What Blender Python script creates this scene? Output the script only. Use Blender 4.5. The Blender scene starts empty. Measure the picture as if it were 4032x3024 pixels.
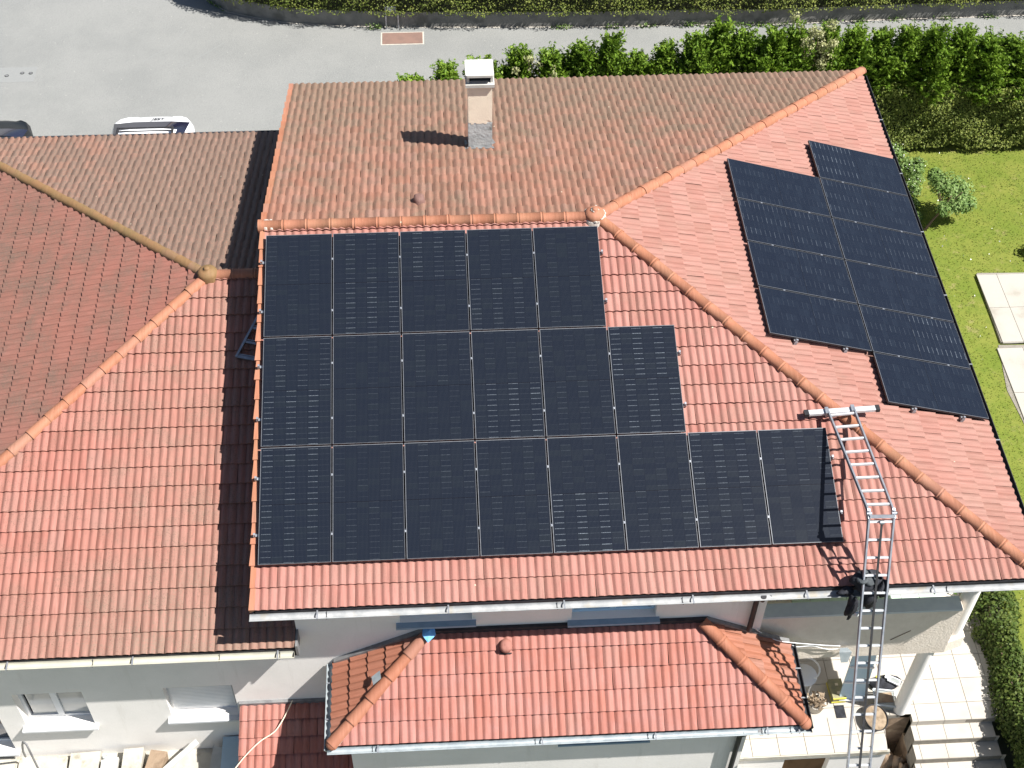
import bpy, math, random
import numpy as np
from mathutils import Vector, Matrix

random.seed(7)
rng = np.random.default_rng(7)
R = math.radians
S = bpy.context.scene
COL = S.collection

# ------------------------------------------------------------ camera, sky, sun
cam_d = bpy.data.cameras.new("camera")
cam = bpy.data.objects.new("camera", cam_d)
COL.objects.link(cam)
cam.location = (-2.5217, -16.7845, 15.2716)
cam.rotation_mode = 'XYZ'
cam.rotation_euler = (0.7171, -0.0135, -0.0573)
cam_d.sensor_width = 36.0
cam_d.lens = 5528.4 / 4032 * 36.0
cam_d.clip_start = 0.5
cam_d.clip_end = 400
S.camera = cam
SUN = Vector((0.66, -0.225, 1.0)).normalized()
w = bpy.data.worlds.new("World")
S.world = w
w.use_nodes = True
nt = w.node_tree
nt.nodes.clear()
sky = nt.nodes.new('ShaderNodeTexSky')
sky.sky_type = 'NISHITA'
sky.sun_disc = False
sky.sun_elevation = math.asin(SUN.z)
sky.sun_rotation = math.atan2(SUN.x, SUN.y)
bg = nt.nodes.new('ShaderNodeBackground')
bg.inputs[1].default_value = 0.05
wo = nt.nodes.new('ShaderNodeOutputWorld')
nt.links.new(sky.outputs[0], bg.inputs[0])
nt.links.new(bg.outputs[0], wo.inputs[0])
sd = bpy.data.lights.new("sun", 'SUN')
sd.energy = 5.0
sd.angle = R(0.53)
sd.color = (1.0, 0.965, 0.92)
so = bpy.data.objects.new("sun", sd)
so.rotation_euler = SUN.to_track_quat('Z', 'Y').to_euler()
so.location = (10, -4, 20)
COL.objects.link(so)
S.view_settings.view_transform = 'Standard'
S.view_settings.look = 'None'
S.view_settings.gamma = 1
S.view_settings.exposure = 1.05

# ------------------------------------------------------------ materials
def lin(r, g, b):
    f = lambda c: (c / 255 / 12.92) if c / 255 <= .04045 else ((c / 255 + .055) / 1.055) ** 2.4
    return (f(r), f(g), f(b), 1)


class NB:
    def __init__(s, name):
        s.m = bpy.data.materials.new(name)
        s.m.use_nodes = True
        s.t = s.m.node_tree
        s.b = s.t.nodes['Principled BSDF']

    def n(s, typ, **kw):
        nd = s.t.nodes.new(typ)
        for k, v in kw.items():
            setattr(nd, k, v)
        return nd

    def l(s, a, b):
        s.t.links.new(a, b)

    def val(s, sock, v):
        if hasattr(v, 'is_output') or isinstance(v, bpy.types.NodeSocket):
            s.l(v, sock)
        else:
            sock.default_value = v

    def math(s, op, a, b=0.0, c=None, clamp=False):
        nd = s.n('ShaderNodeMath', operation=op)
        nd.use_clamp = clamp
        s.val(nd.inputs[0], a)
        s.val(nd.inputs[1], b)
        if c is not None:
            s.val(nd.inputs[2], c)
        return nd.outputs[0]

    def mix(s, f, a, b, mode='MIX'):
        nd = s.n('ShaderNodeMix', data_type='RGBA', blend_type=mode)
        s.val(nd.inputs[0], f)
        s.val(nd.inputs[6], a)
        s.val(nd.inputs[7], b)
        return nd.outputs[2]

    def noise(s, vec, scale, detail=3, rough=.55):
        nd = s.n('ShaderNodeTexNoise')
        nd.inputs['Scale'].default_value = scale
        nd.inputs['Detail'].default_value = detail
        nd.inputs['Roughness'].default_value = rough
        if vec is not None:
            s.l(vec, nd.inputs['Vector'])
        return nd.outputs[0]

    def ramp(s, fac, stops):
        nd = s.n('ShaderNodeValToRGB')
        e = nd.color_ramp.elements
        while len(e) < len(stops):
            e.new(.5)
        for i, (p, c) in enumerate(stops):
            e[i].position = p
            e[i].color = c if len(c) == 4 else (*c, 1)
        s.val(nd.inputs[0], fac)
        return nd.outputs[0]

    def sm(s, v, a, b):
        nd = s.n('ShaderNodeMapRange', interpolation_type='SMOOTHSTEP')
        s.val(nd.inputs[0], v)
        nd.inputs[1].default_value = a
        nd.inputs[2].default_value = b
        return nd.outputs[0]

    def pos(s):
        return s.n('ShaderNodeNewGeometry').outputs['Position']

    def obj(s):
        return s.n('ShaderNodeTexCoord').outputs['Object']

    def bump(s, h, strength=.3, dist=.01):
        nd = s.n('ShaderNodeBump')
        nd.inputs['Strength'].default_value = strength
        nd.inputs['Distance'].default_value = dist
        s.l(h, nd.inputs['Height'])
        s.l(nd.outputs[0], s.b.inputs['Normal'])

    def done(s, col, rough=.8, metal=0., spec=.3):
        s.val(s.b.inputs['Base Color'], col)
        s.val(s.b.inputs['Roughness'], rough)
        s.b.inputs['Metallic'].default_value = metal
        s.b.inputs['Specular IOR Level'].default_value = spec
        return s.m


def g(c, a=1):
    return (*c[:3], a)


def pmat(name, c1, c2=None, scale=6, rough=.8, bump=0, bscale=40, metal=0., spec=.3, c3=None, s3=1.5):
    n = NB(name)
    p = n.pos()
    c2 = c2 or tuple(x * .82 for x in c1)
    f = n.sm(n.noise(p, scale, 4), .38, .66)
    col = n.mix(f, g(c1), g(c2))
    if c3:
        col = n.mix(n.sm(n.noise(p, s3, 3), .55, .72), col, g(c3))
    if bump:
        n.bump(n.noise(p, bscale, 4), bump, .01)
    return n.done(col, rough, metal, spec)


def tile_mat(name, base, alt, grey, dirt=(.2, .12, .08), amt=.3, gx=None, speck=.5, var=1.0, axis=0):
    """fired clay tile: each tile its own tone, grey lichen film and small crust spots"""
    n = NB(name)
    p = n.pos()
    at = n.n('ShaderNodeAttribute', attribute_name='trnd').outputs['Fac']
    oi = n.n('ShaderNodeObjectInfo').outputs['Random']
    r = n.math('FRACT', n.math('ADD', at, oi))
    r2 = n.math('FRACT', n.math('MULTIPLY', r, 17.31))
    kk = .52
    base, alt, grey, dirt = [tuple(c * kk for c in q) for q in (base, alt, grey, dirt)]
    if var < 1:
        r = n.math('ADD', .5 - .5 * var, n.math('MULTIPLY', r, var))
        r2 = n.math('ADD', .5 - .5 * var, n.math('MULTIPLY', r2, var))
    col = n.ramp(r, [(0, g(tuple(c * .86 for c in base))), (.12, g(base)), (.45, g(alt)), (.8, g(tuple(b * .93 for b in base))), (1, g(tuple((a * .6 + b * .4 * kk) for a, b in zip(base, (.52, .33, .28)))))])
    # lichen film, patchy, plus a drift across the slope
    nz = n.noise(p, 2.2, 5, .62)
    a = n.math('MULTIPLY', n.sm(nz, .35, .75), amt * 1.6)
    if gx:
        sep = n.n('ShaderNodeSeparateXYZ')
        n.l(p, sep.inputs[0])
        for ax, lo, hi, k in gx:
            a = n.math('ADD', a, n.math('MULTIPLY', n.sm(n.math('ADD', sep.outputs[ax], n.math('MULTIPLY', nz, 1.2)), lo, hi), k))
    a = n.math('MULTIPLY', a, n.math('ADD', .8, n.math('MULTIPLY', r2, .35)), clamp=True)
    fine = n.sm(n.noise(p, 38, 4, .7), .3, .62)
    a = n.math('MULTIPLY', a, n.math('ADD', .55, n.math('MULTIPLY', fine, .55)), clamp=True)
    col = n.mix(a, col, g(grey))
    # dark crust spots and pale lichen dots
    sp = n.math('MULTIPLY', n.sm(n.noise(p, 60, 3, .85), .54, .66), n.math('MULTIPLY', n.sm(nz, .38, .60), speck), clamp=True)
    col = n.mix(sp, col, g(dirt))
    vo = n.n('ShaderNodeTexVoronoi')
    vo.inputs['Scale'].default_value = 2.3
    n.l(p, vo.inputs['Vector'])
    wh = n.math('LESS_THAN', n.math('ADD', vo.outputs['Distance'], n.math('MULTIPLY', n.noise(p, 60, 2), .03)), .045)
    wh = n.math('MULTIPLY', wh, n.math('LESS_THAN', n.n('ShaderNodeSeparateColor').outputs[0], 2))
    sc = n.n('ShaderNodeSeparateColor')
    n.l(vo.outputs['Color'], sc.inputs[0])
    wh = n.math('MULTIPLY', wh, n.math('GREATER_THAN', sc.outputs[0], .62))
    col = n.mix(n.math('MULTIPLY', wh, .8), col, (.62, .56, .42, 1))
    mp = n.n('ShaderNodeMapping')
    mp.inputs['Scale'].default_value = (34, 3.2, 3.2) if axis == 0 else (3.2, 34, 3.2)
    n.l(p, mp.inputs['Vector'])
    stk = n.noise(mp.outputs[0], 1.0, 4, .65)
    col = n.mix(n.math('MULTIPLY', n.sm(stk, .52, .70), .34), col, g(tuple(c * .52 for c in base)))
    col = n.mix(n.math('MULTIPLY', n.sm(stk, .50, .30), .30), col, g(tuple(min(1, c * 1.25 + .03) for c in alt)))
    n.bump(n.noise(p, 90, 5, .75), .5, .006)
    return n.done(col, .72, 0, .35)


M = {}
TB = (.555, .225, .178)
TA = (.60, .28, .23)
M['tileS'] = tile_mat('tile_main_south', TB, TA, (.44, .30, .22), amt=.22, gx=[(1, -5.4, -6.6, .45)], speck=.5)
M['tileN'] = tile_mat('tile_main_north', (.45, .21, .14), (.50, .255, .18), (.30, .215, .15), amt=.5, gx=[(1, 1.6, 7.0, .8)], speck=.7)
M['tileE'] = tile_mat('tile_main_east', (.53, .235, .18), (.57, .28, .225), (.46, .31, .235), amt=.22, speck=.15, var=.6, axis=1)
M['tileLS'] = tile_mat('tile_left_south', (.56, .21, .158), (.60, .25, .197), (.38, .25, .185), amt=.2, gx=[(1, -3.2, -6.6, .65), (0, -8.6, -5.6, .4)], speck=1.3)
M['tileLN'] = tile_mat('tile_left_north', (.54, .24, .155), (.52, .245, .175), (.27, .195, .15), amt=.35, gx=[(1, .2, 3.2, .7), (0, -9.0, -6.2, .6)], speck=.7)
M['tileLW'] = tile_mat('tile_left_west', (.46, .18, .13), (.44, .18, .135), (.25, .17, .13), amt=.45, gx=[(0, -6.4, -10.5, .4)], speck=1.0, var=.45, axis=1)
M['tileA'] = tile_mat('tile_bay', (.56, .20, .145), (.60, .25, .20), (.56, .33, .32), amt=.2, speck=.08)
M['tileAE'] = tile_mat('tile_bay_side', (.50, .19, .11), (.53, .21, .13), (.45, .22, .15), amt=.15, speck=.05, axis=1)
M['ridge'] = tile_mat('ridge_clay', (.66, .26, .145), (.68, .29, .175), (.50, .30, .165), amt=.28, speck=.15)
M['ridgeold'] = tile_mat('ridge_clay_lichen', (.46, .25, .115), (.42, .23, .10), (.34, .23, .095), amt=.75, speck=.5)
M['ridgenew'] = tile_mat('ridge_clay_new', (.57, .215, .12), (.60, .25, .15), (.45, .20, .13), amt=.2, speck=.05)
M['deck'] = pmat('roof_boards', (.10, .06, .04), (.06, .04, .03), 8, .9)
M['fascia'] = pmat('dark_fascia', (.035, .035, .04), (.02, .02, .025), 8, .6)
M['wall'] = pmat('pale_render', (.84, .81, .77), (.82, .79, .75), 1.6, .93, .2, 55, c3=(.78, .75, .71), s3=.7)
_n = NB('pale_render_wall')
_p = _n.pos()
_mp = _n.n('ShaderNodeMapping')
_mp.inputs['Scale'].default_value = (5, 5, .5)
_n.l(_p, _mp.inputs['Vector'])
_c = _n.mix(_n.sm(_n.noise(_p, 1.3, 4), .35, .7), (.84, .81, .77, 1), (.78, .755, .715, 1))
_c = _n.mix(_n.math('MULTIPLY', _n.sm(_n.noise(_mp.outputs[0], 1.0, 5, .7), .55, .75), .35), _c, (.60, .57, .52, 1))
_c = _n.mix(_n.math('MULTIPLY', _n.sm(_n.noise(_p, 25, 4, .8), .5, .7), .15), _c, (.62, .60, .56, 1))
_n.bump(_n.noise(_p, 45, 5, .7), .5, .006)
M['wall'] = _n.done(_c, .93, 0, .2)
M['wall2'] = pmat('rough_render', (.74, .66, .57), (.70, .62, .53), 7, .93, .8, 28, c3=(.66, .58, .49), s3=2)
M['zinc'] = pmat('zinc_gutter', (.36, .40, .415), (.28, .32, .34), 7, .45, .1, 60, .25, .5)
M['cream'] = pmat('cream_gutter', (.44, .425, .34), (.38, .37, .31), 5, .5, .08, 50, 0, .4, c3=(.45, .42, .33), s3=3)
M['white_gut'] = pmat('pale_gutter', (.36, .365, .365), (.27, .28, .285), 6, .6, .1, 60, 0, .3, c3=(.30, .28, .24), s3=4)
M['greymet'] = pmat('dull_grey_sheet', (.22, .22, .22), (.16, .16, .165), 8, .5, .1, 60, .3)
M['alu'] = pmat('aluminium', (.34, .355, .38), (.26, .28, .31), 12, .4, 0, 60, .5, .5)
M['rung'] = pmat('bright_aluminium', (.56, .57, .58), (.50, .52, .54), 12, .4, 0, 60, .2, .5)
M['aludark'] = pmat('dull_aluminium', (.32, .34, .37), (.24, .26, .29), 12, .45, 0, 60, .6, .5)
M['frame'] = pmat('panel_frame_black', (.035, .038, .045), (.03, .032, .038), 20, .35, 0, 60, .5, .5)
M['frame_edge_glint'] = pmat('panel_frame_edge_glint', (.21, .22, .235), (.17, .18, .195), 20, .4, 0, 60, .6, .5)  # reflection along the frame edges put into a lighter colour
M['rubber'] = pmat('black_rubber', (.02, .02, .022), (.03, .03, .032), 15, .6)
M['mortar'] = pmat('lime_mortar', (.48, .44, .39), (.37, .33, .29), 18, .95, .8, 45)
M['chim'] = pmat('chimney_render', (.86, .76, .60), (.82, .72, .57), 4, .95, .35, 50, c3=(.76, .66, .52), s3=5)
M['yard'] = pmat('yard_gravel_and_grass', (.12, .12, .085), (.085, .10, .05), 1.5, .95, .6, 20)
M['cement'] = pmat('trowelled_cement', (.40, .43, .43), (.48, .51, .50), 7, .8, .9, 20, c3=(.24, .26, .25), s3=4)
M['conc'] = pmat('pale_concrete', (.48, .47, .435), (.42, .415, .38), 5, .9, .2, 60)
M['soot_and_vent_shade'] = pmat('soot_and_vent_shade', (.02, .02, .022), (.03, .03, .03), 9, .95)
M['slab'] = pmat('cream_terrace_tile', (.43, .40, .35), (.40, .37, .325), 2.2, .75, .1, 80, c3=(.38, .345, .295), s3=1.2)
M['slab2'] = pmat('pale_paving_slab', (.36, .34, .30), (.33, .31, .27), 2, .85, .3, 50, c3=(.28, .26, .22), s3=2)
M['grout'] = pmat('grout', (.22, .20, .17), (.18, .165, .14), 12, .95)
M['stone'] = pmat('brown_stone', (.26, .19, .13), (.17, .12, .08), 5, .9, .9, 14, c3=(.36, .29, .20), s3=3)
M['rubble'] = pmat('stained_concrete', (.42, .40, .345), (.37, .35, .30), 5, .95, .8, 16, c3=(.26, .24, .19), s3=4)
M['kerb'] = pmat('garden_wall_concrete', (.22, .215, .20), (.16, .16, .15), 3, .95, .5, 25, c3=(.12, .12, .11), s3=1.5)
M['white'] = pmat('white_plastic', (.64, .65, .66), (.60, .62, .64), 6, .4, 0, 30, 0, .5)
M['blueplastic'] = pmat('pale_blue_board', (.45, .58, .66), (.42, .55, .63), 4, .35, 0, 30, 0, .5)
M['greyplastic'] = pmat('grey_plastic', (.30, .32, .31), (.24, .26, .25), 6, .5, .1, 30)
M['sill'] = pmat('grey_stone_sill', (.50, .54, .56), (.46, .50, .53), 9, .7, .1, 60)
M['blackfab'] = pmat('black_cloth', (.014, .015, .019), (.03, .032, .04), 14, .85, .5, 25)
M['greyfab'] = pmat('grey_cloth', (.075, .085, .09), (.045, .05, .055), 14, .85, .5, 25)
M['wood'] = pmat('brown_wood', (.20, .11, .055), (.15, .08, .04), 6, .7, .3, 40)
M['yellow'] = pmat('yellow_plastic', (.62, .55, .06), (.50, .44, .08), 9, .5)
M['crate'] = pmat('dusty_case', (.27, .25, .14), (.20, .19, .12), 12, .8, .4, 40)
M['carwhite'] = pmat('white_car_paint', (.84, .85, .86), (.82, .83, .84), 3, .15, 0, 20, 0, .6)
M['carblack'] = pmat('black_car_paint', (.008, .009, .012), (.007, .008, .010), 3, .35, 0, 20, 0, .35)
M['carglass'] = pmat('dark_glass', (.012, .012, .03), (.01, .01, .025), 3, .08, 0, 20, 0, .7)
M['blue'] = pmat('blue_plastic_sheet', (.12, .34, .66), (.20, .46, .78), 10, .4)
M['trunk'] = pmat('bark', (.16, .11, .075), (.10, .07, .05), 14, .9, .6, 40)
M['bed'] = pmat('dry_soil', (.30, .23, .16), (.20, .15, .10), 12, .95, .6, 40)
M['cream_rail'] = pmat('cream_cord', (.70, .60, .45), (.66, .56, .42), 9, .7)
M['glass'] = pmat('window_glass', (.035, .045, .06), (.03, .04, .055), 3, .05, 0, 10, 0, .7)
M['blind'] = pmat('ribbed_blind', (.50, .49, .46), (.46, .45, .42), 3, .7)
M['skylit_white'] = pmat('white_frame_skylit', (.50, .70, .84), (.46, .66, .80), 5, .4, 0, 30, 0, .4)  # white frames and panes, blue skylight of the shade put into the colour
M['skylit_sill'] = pmat('grey_sill_skylit', (.24, .33, .42), (.21, .30, .38), 8, .6)  # grey sill, tinted with the blue light of the shade
M['blindglass'] = pmat('glass_over_pale_blind', (.40, .41, .40), (.34, .35, .345), 3, .12, 0, 10, 0, .6)
M['greenpane'] = pmat('pale_green_floor_tile', (.52, .64, .52), (.48, .60, .50), 4, .3)


def asphalt():
    n = NB('pale_asphalt')
    p = n.pos()
    f = n.sm(n.noise(p, .45, 6, .7), .35, .68)
    col = n.mix(f, (.19, .195, .187, 1), (.145, .152, .148, 1))
    col = n.mix(n.sm(n.noise(p, 55, 4, .8), .35, .75), col, (.29, .29, .275, 1))
    col = n.mix(n.math('MULTIPLY', n.sm(n.noise(p, 34, 4, .9), .50, .62), .38), col, (.11, .115, .115, 1))
    vo = n.n('ShaderNodeTexVoronoi')
    vo.inputs['Scale'].default_value = 5
    n.l(p, vo.inputs['Vector'])
    col = n.mix(n.math('MULTIPLY', n.math('LESS_THAN', vo.outputs['Distance'], .06), .6), col, (.42, .41, .37, 1))
    # one long pale tyre scuff
    n.bump(n.noise(p, 90, 3, .8), .4, .006)
    return n.done(col, .9, 0, .2)


M['asphalt'] = asphalt()


def lawnmat():
    n = NB('lawn_turf')
    p = n.pos()
    f = n.sm(n.noise(p, 1.3, 5, .65), .32, .7)
    col = n.mix(f, (.17, .185, .035, 1), (.115, .155, .02, 1))
    col = n.mix(n.sm(n.noise(p, 3.1, 4, .6), .58, .74), col, (.22, .20, .075, 1))
    col = n.mix(n.math('MULTIPLY', n.sm(n.noise(p, 45, 4, .8), .4, .7), .6), col, (.105, .13, .018, 1))
    col = n.mix(n.math('MULTIPLY', n.sm(n.noise(p, 9, 5, .75), .48, .62), .45), col, (.075, .115, .015, 1))
    n.bump(n.noise(p, 60, 4, .8), .5, .012)
    return n.done(col, .9, 0, .2)


M['lawn'] = lawnmat()


def leafmat(name, c1, c2, c3, sc=3.0):
    n = NB(name)
    p = n.pos()
    oi = n.n('ShaderNodeObjectInfo').outputs['Random']
    at = n.n('ShaderNodeAttribute', attribute_name='trnd').outputs['Fac']
    col = n.ramp(at, [(0, g(c1)), (.5, g(c2)), (1, g(c3))])
    col = n.mix(n.sm(n.noise(p, sc, 3), .35, .7), col, n.mix(.5, col, g(c1)))
    col = n.mix(n.math('MULTIPLY', oi, .25), col, g(c2))
    m = n.done(col, .6, 0, .25)
    tr = n.n('ShaderNodeBsdfTranslucent')
    n.l(col, tr.inputs[0])
    mx = n.n('ShaderNodeMixShader')
    mx.inputs[0].default_value = .3
    out = n.t.nodes['Material Output']
    n.l(n.b.outputs[0], mx.inputs[1])
    n.l(tr.outputs[0], mx.inputs[2])
    n.l(mx.outputs[0], out.inputs[0])
    return m


M['conifer'] = leafmat('conifer_leaf', (.065, .13, .010), (.14, .24, .018), (.25, .35, .045))
M['hedge'] = leafmat('hedge_leaf', (.08, .115, .018), (.18, .22, .042), (.29, .31, .075))
M['shrub'] = leafmat('shrub_leaf', (.045, .08, .014), (.09, .135, .025), (.16, .19, .045))
M['tree'] = leafmat('tree_leaf', (.09, .16, .035), (.18, .28, .075), (.28, .37, .14))
M['pale'] = leafmat('variegated_leaf', (.22, .25, .08), (.42, .42, .20), (.56, .54, .36))
M['grass'] = leafmat('grass_blade', (.09, .13, .015), (.16, .185, .03), (.24, .24, .07))
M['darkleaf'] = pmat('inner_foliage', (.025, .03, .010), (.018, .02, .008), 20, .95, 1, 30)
M['petal_y'] = pmat('yellow_petal', (.75, .60, .03), (.8, .62, .05), 9, .6)
M['petal_w'] = pmat('white_petal', (.80, .80, .76), (.75, .76, .74), 9, .6)
M['paint'] = pmat('pale_rim_and_sunlit_kerb', (.44, .41, .35), (.37, .34, .30), 14, .8)
M['iron'] = pmat('brown_cover_plate', (.20, .125, .10), (.17, .11, .09), 5, .8)
M['castiron'] = pmat('cast_iron', (.06, .065, .06), (.04, .045, .04), 30, .6)


def cellmat(tint):
    """monocrystalline half-cut cells under glass: local metres, 6 x 20 cells, ribbon-end glints painted in"""
    n = NB('pv_cells_' + ('east' if tint else 'south'))
    o = n.obj()
    sp = n.n('ShaderNodeSeparateXYZ')
    n.l(o, sp.inputs[0])
    oi = n.n('ShaderNodeObjectInfo').outputs['Random']
    x = n.math('DIVIDE', n.math('SUBTRACT', sp.outputs[0], .022), .1655)
    y = n.math('DIVIDE', n.math('SUBTRACT', sp.outputs[1], .024), .0865)
    fx, fy = n.math('FRACT', x), n.math('FRACT', y)
    ix, iy = n.math('FLOOR', x), n.math('FLOOR', y)
    half = n.math('GREATER_THAN', sp.outputs[1], .895)
    # per cell tone
    cv = n.n('ShaderNodeCombineXYZ')
    n.l(ix, cv.inputs[0])
    n.l(iy, cv.inputs[1])
    n.l(n.math('MULTIPLY', oi, 91.7), cv.inputs[2])
    wn = n.n('ShaderNodeTexWhiteNoise', noise_dimensions='3D')
    n.l(cv.outputs[0], wn.inputs[0])
    r = wn.outputs[0]
    a = (.006, .009, .017, 1) if tint else (.007, .010, .017, 1)
    b = (.008, .012, .021, 1) if tint else (.008, .0115, .0175, 1)
    col = n.mix(n.math('POWER', r, 3), a, b)
    # gaps between cells
    gx = n.math('GREATER_THAN', n.math('ABSOLUTE', n.math('SUBTRACT', fx, .5)), .486)
    gy = n.math('GREATER_THAN', n.math('ABSOLUTE', n.math('SUBTRACT', fy, .5)), .485)
    gap = n.math('MAXIMUM', gx, gy)
    col = n.mix(n.math('MULTIPLY', gap, .55), col, (.004, .005, .009, 1))
    mid = n.math('LESS_THAN', n.math('ABSOLUTE', n.math('SUBTRACT', sp.outputs[1], .895)), .006)
    col = n.mix(mid, col, (.004, .005, .009, 1))
    # silver ribbon glints painted into upper cell edges, strong in every other string
    cv2 = n.n('ShaderNodeCombineXYZ')
    n.l(n.math('MULTIPLY', oi, 37.3), cv2.inputs[0])
    n.l(half, cv2.inputs[1])
    wn2 = n.n('ShaderNodeTexWhiteNoise', noise_dimensions='3D')
    n.l(cv2.outputs[0], wn2.inputs[0])
    sc = n.n('ShaderNodeSeparateColor')
    n.l(wn2.outputs[1], sc.inputs[0])
    par = n.math('ROUND', sc.outputs[0])
    alt = n.math('COMPARE', n.math('MODULO', n.math('ADD', ix, par), 2.0), 0.0, .1)
    amp = n.math('ADD', .06, n.math('MULTIPLY', n.math('POWER', sc.outputs[1], 3.0), .42))
    st = n.math('MULTIPLY', n.math('ADD', n.math('MULTIPLY', alt, .85), .15), amp)
    band = n.math('MULTIPLY', n.math('GREATER_THAN', fy, .89), n.math('LESS_THAN', fy, .985))
    inner = n.math('MULTIPLY', n.math('GREATER_THAN', fx, .06), n.math('LESS_THAN', fx, .94))
    rib = n.noise(o, 160, 2, .5)
    st = n.math('MULTIPLY', st, n.math('ADD', .25, n.sm(rib, .4, .62)))
    st = n.math('MULTIPLY', st, n.math('ADD', .5, n.math('MULTIPLY', r, .8)))
    f = n.math('MULTIPLY', n.math('MULTIPLY', band, inner), st, clamp=True)
    col = n.mix(f, col, (.26, .30, .34, 1))
    # fine bus wires
    wire = n.math('GREATER_THAN', n.math('SINE', n.math('MULTIPLY', sp.outputs[0], 6.2832 / .0184)), .9)
    col = n.mix(n.math('MULTIPLY', wire, .06), col, (.3, .3, .32, 1))
    m = n.done(col, n.math('ADD', .2, n.math('MULTIPLY', r, .05)), 0, .22)
    n.b.inputs['Coat Weight'].default_value = .08
    n.b.inputs['Coat Roughness'].default_value = .2
    return m


M['pvS'] = cellmat(0)
M['pvE'] = cellmat(1)

# ------------------------------------------------------------ mesh builder
class MB:
    def __init__(s):
        s.v = []
        s.f = []
        s.mi = []
        s.sm = []

    def add(s, vs, fs, mi=0, smooth=False):
        o = len(s.v)
        s.v += [tuple(v) for v in vs]
        for f in fs:
            s.f.append([i + o for i in f])
            s.mi.append(mi)
            s.sm.append(smooth)
        return s

    def box(s, a, b, mi=0, mat=None):
        x0, y0, z0 = a
        x1, y1, z1 = b
        vs = [(x0, y0, z0), (x1, y0, z0), (x1, y1, z0), (x0, y1, z0), (x0, y0, z1), (x1, y0, z1), (x1, y1, z1), (x0, y1, z1)]
        if mat is not None:
            vs = [mat @ Vector(v) for v in vs]
        return s.add(vs, [(0, 3, 2, 1), (4, 5, 6, 7), (0, 1, 5, 4), (1, 2, 6, 5), (2, 3, 7, 6), (3, 0, 4, 7)], mi)

    def bar(s, p, q, wx, wz, up=(0, 0, 1), mi=0):
        """rectangular bar from p to q"""
        p, q, up = Vector(p), Vector(q), Vector(up)
        d = (q - p).normalized()
        a = d.cross(up).normalized() * wx / 2
        b = a.cross(d).normalized() * wz / 2
        vs = [p - a - b, p + a - b, p + a + b, p - a + b, q - a - b, q + a - b, q + a + b, q - a + b]
        return s.add(vs, [(0, 3, 2, 1), (4, 5, 6, 7), (0, 1, 5, 4), (1, 2, 6, 5), (2, 3, 7, 6), (3, 0, 4, 7)], mi)

    def tube(s, pts, r, n=8, mi=0, caps=True, r2=None):
        pts = [Vector(p) for p in pts]
        rs = [r] * len(pts) if r2 is None else [r + (r2 - r) * i / (len(pts) - 1) for i in range(len(pts))]
        if not isinstance(r, (int, float)):
            rs = list(r)
        vs, fs = [], []
        prev = None
        for i, p in enumerate(pts):
            d = (pts[min(i + 1, len(pts) - 1)] - pts[max(i - 1, 0)]).normalized()
            a = d.cross(Vector((0, 0, 1)))
            if a.length < .1:
                a = d.cross(Vector((0, 1, 0)))
            a.normalize()
            if prev is not None and a.dot(prev) < 0:
                a = -a
            prev = a
            b = d.cross(a).normalized()
            for k in range(n):
                t = 2 * math.pi * k / n
                vs.append(p + (a * math.cos(t) + b * math.sin(t)) * rs[i])
        for i in range(len(pts) - 1):
            for k in range(n):
                fs.append((i * n + k, i * n + (k + 1) % n, (i + 1) * n + (k + 1) % n, (i + 1) * n + k))
        s.add(vs, fs, mi, True)
        if caps:
            s.add(vs[:n], [tuple(range(n))], mi)
            s.add(vs[-n:], [tuple(range(n))], mi)
        return s

    def cyl(s, c, r, h, n=16, mi=0, r2=None):
        return s.tube([c, (c[0], c[1], c[2] + h)], r, n, mi, True, r2)

    def lathe(s, c, prof, n=16, mi=0, sx=1, sy=1):
        vs, fs = [], []
        for r, z in prof:
            for k in range(n):
                t = 2 * math.pi * k / n
                vs.append((c[0] + math.cos(t) * r * sx, c[1] + math.sin(t) * r * sy, c[2] + z))
        for i in range(len(prof) - 1):
            for k in range(n):
                fs.append((i * n + k, i * n + (k + 1) % n, (i + 1) * n + (k + 1) % n, (i + 1) * n + k))
        return s.add(vs, fs, mi, True)

    def poly(s, pts, mi=0):
        return s.add(pts, [tuple(range(len(pts)))], mi)

    def prism(s, pts, dz, mi=0):
        """polygon extruded by a vector"""
        d = Vector(dz)
        n = len(pts)
        a = [Vector(p) for p in pts]
        b = [p + d for p in a]
        s.add(a + b, [tuple(range(n))[::-1], tuple(range(n, 2 * n))] + [(i, (i + 1) % n, n + (i + 1) % n, n + i) for i in range(n)], mi)
        return s

    def mesh(s, name, mats):
        me = bpy.data.meshes.new(name)
        me.from_pydata(s.v, [], s.f)
        for m in (mats if isinstance(mats, (list, tuple)) else [mats]):
            me.materials.append(M[m] if isinstance(m, str) else m)
        me.polygons.foreach_set('material_index', s.mi)
        me.polygons.foreach_set('use_smooth', s.sm)
        me.update()
        return me

    def build(s, name, mats, parent=None):
        return link(name, s.mesh(name, mats), parent)


def link(name, me, parent=None, mw=None):
    o = bpy.data.objects.new(name, me)
    COL.objects.link(o)
    if parent is not None:
        o.parent = parent
        o.matrix_parent_inverse = Matrix.Translation(-wloc(parent))
    if mw is not None:
        o.matrix_basis = mw
    return o


WL = {}


def wloc(o):
    return WL.get(o.name, Vector((0, 0, 0)))


def thing(name, label, cat, loc, group=None):
    o = bpy.data.objects.new(name, None)
    COL.objects.link(o)
    o.location = loc
    WL[o.name] = Vector(loc)
    tag(o, label, cat, group)
    return o


def tag(o, label=None, cat=None, group=None, kind=None):
    if label:
        o['label'] = label
    if cat:
        o['category'] = cat
    if group:
        o['group'] = group
    if kind:
        o['kind'] = kind
    return o


def struct(o):
    o['kind'] = 'structure'
    return o


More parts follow.
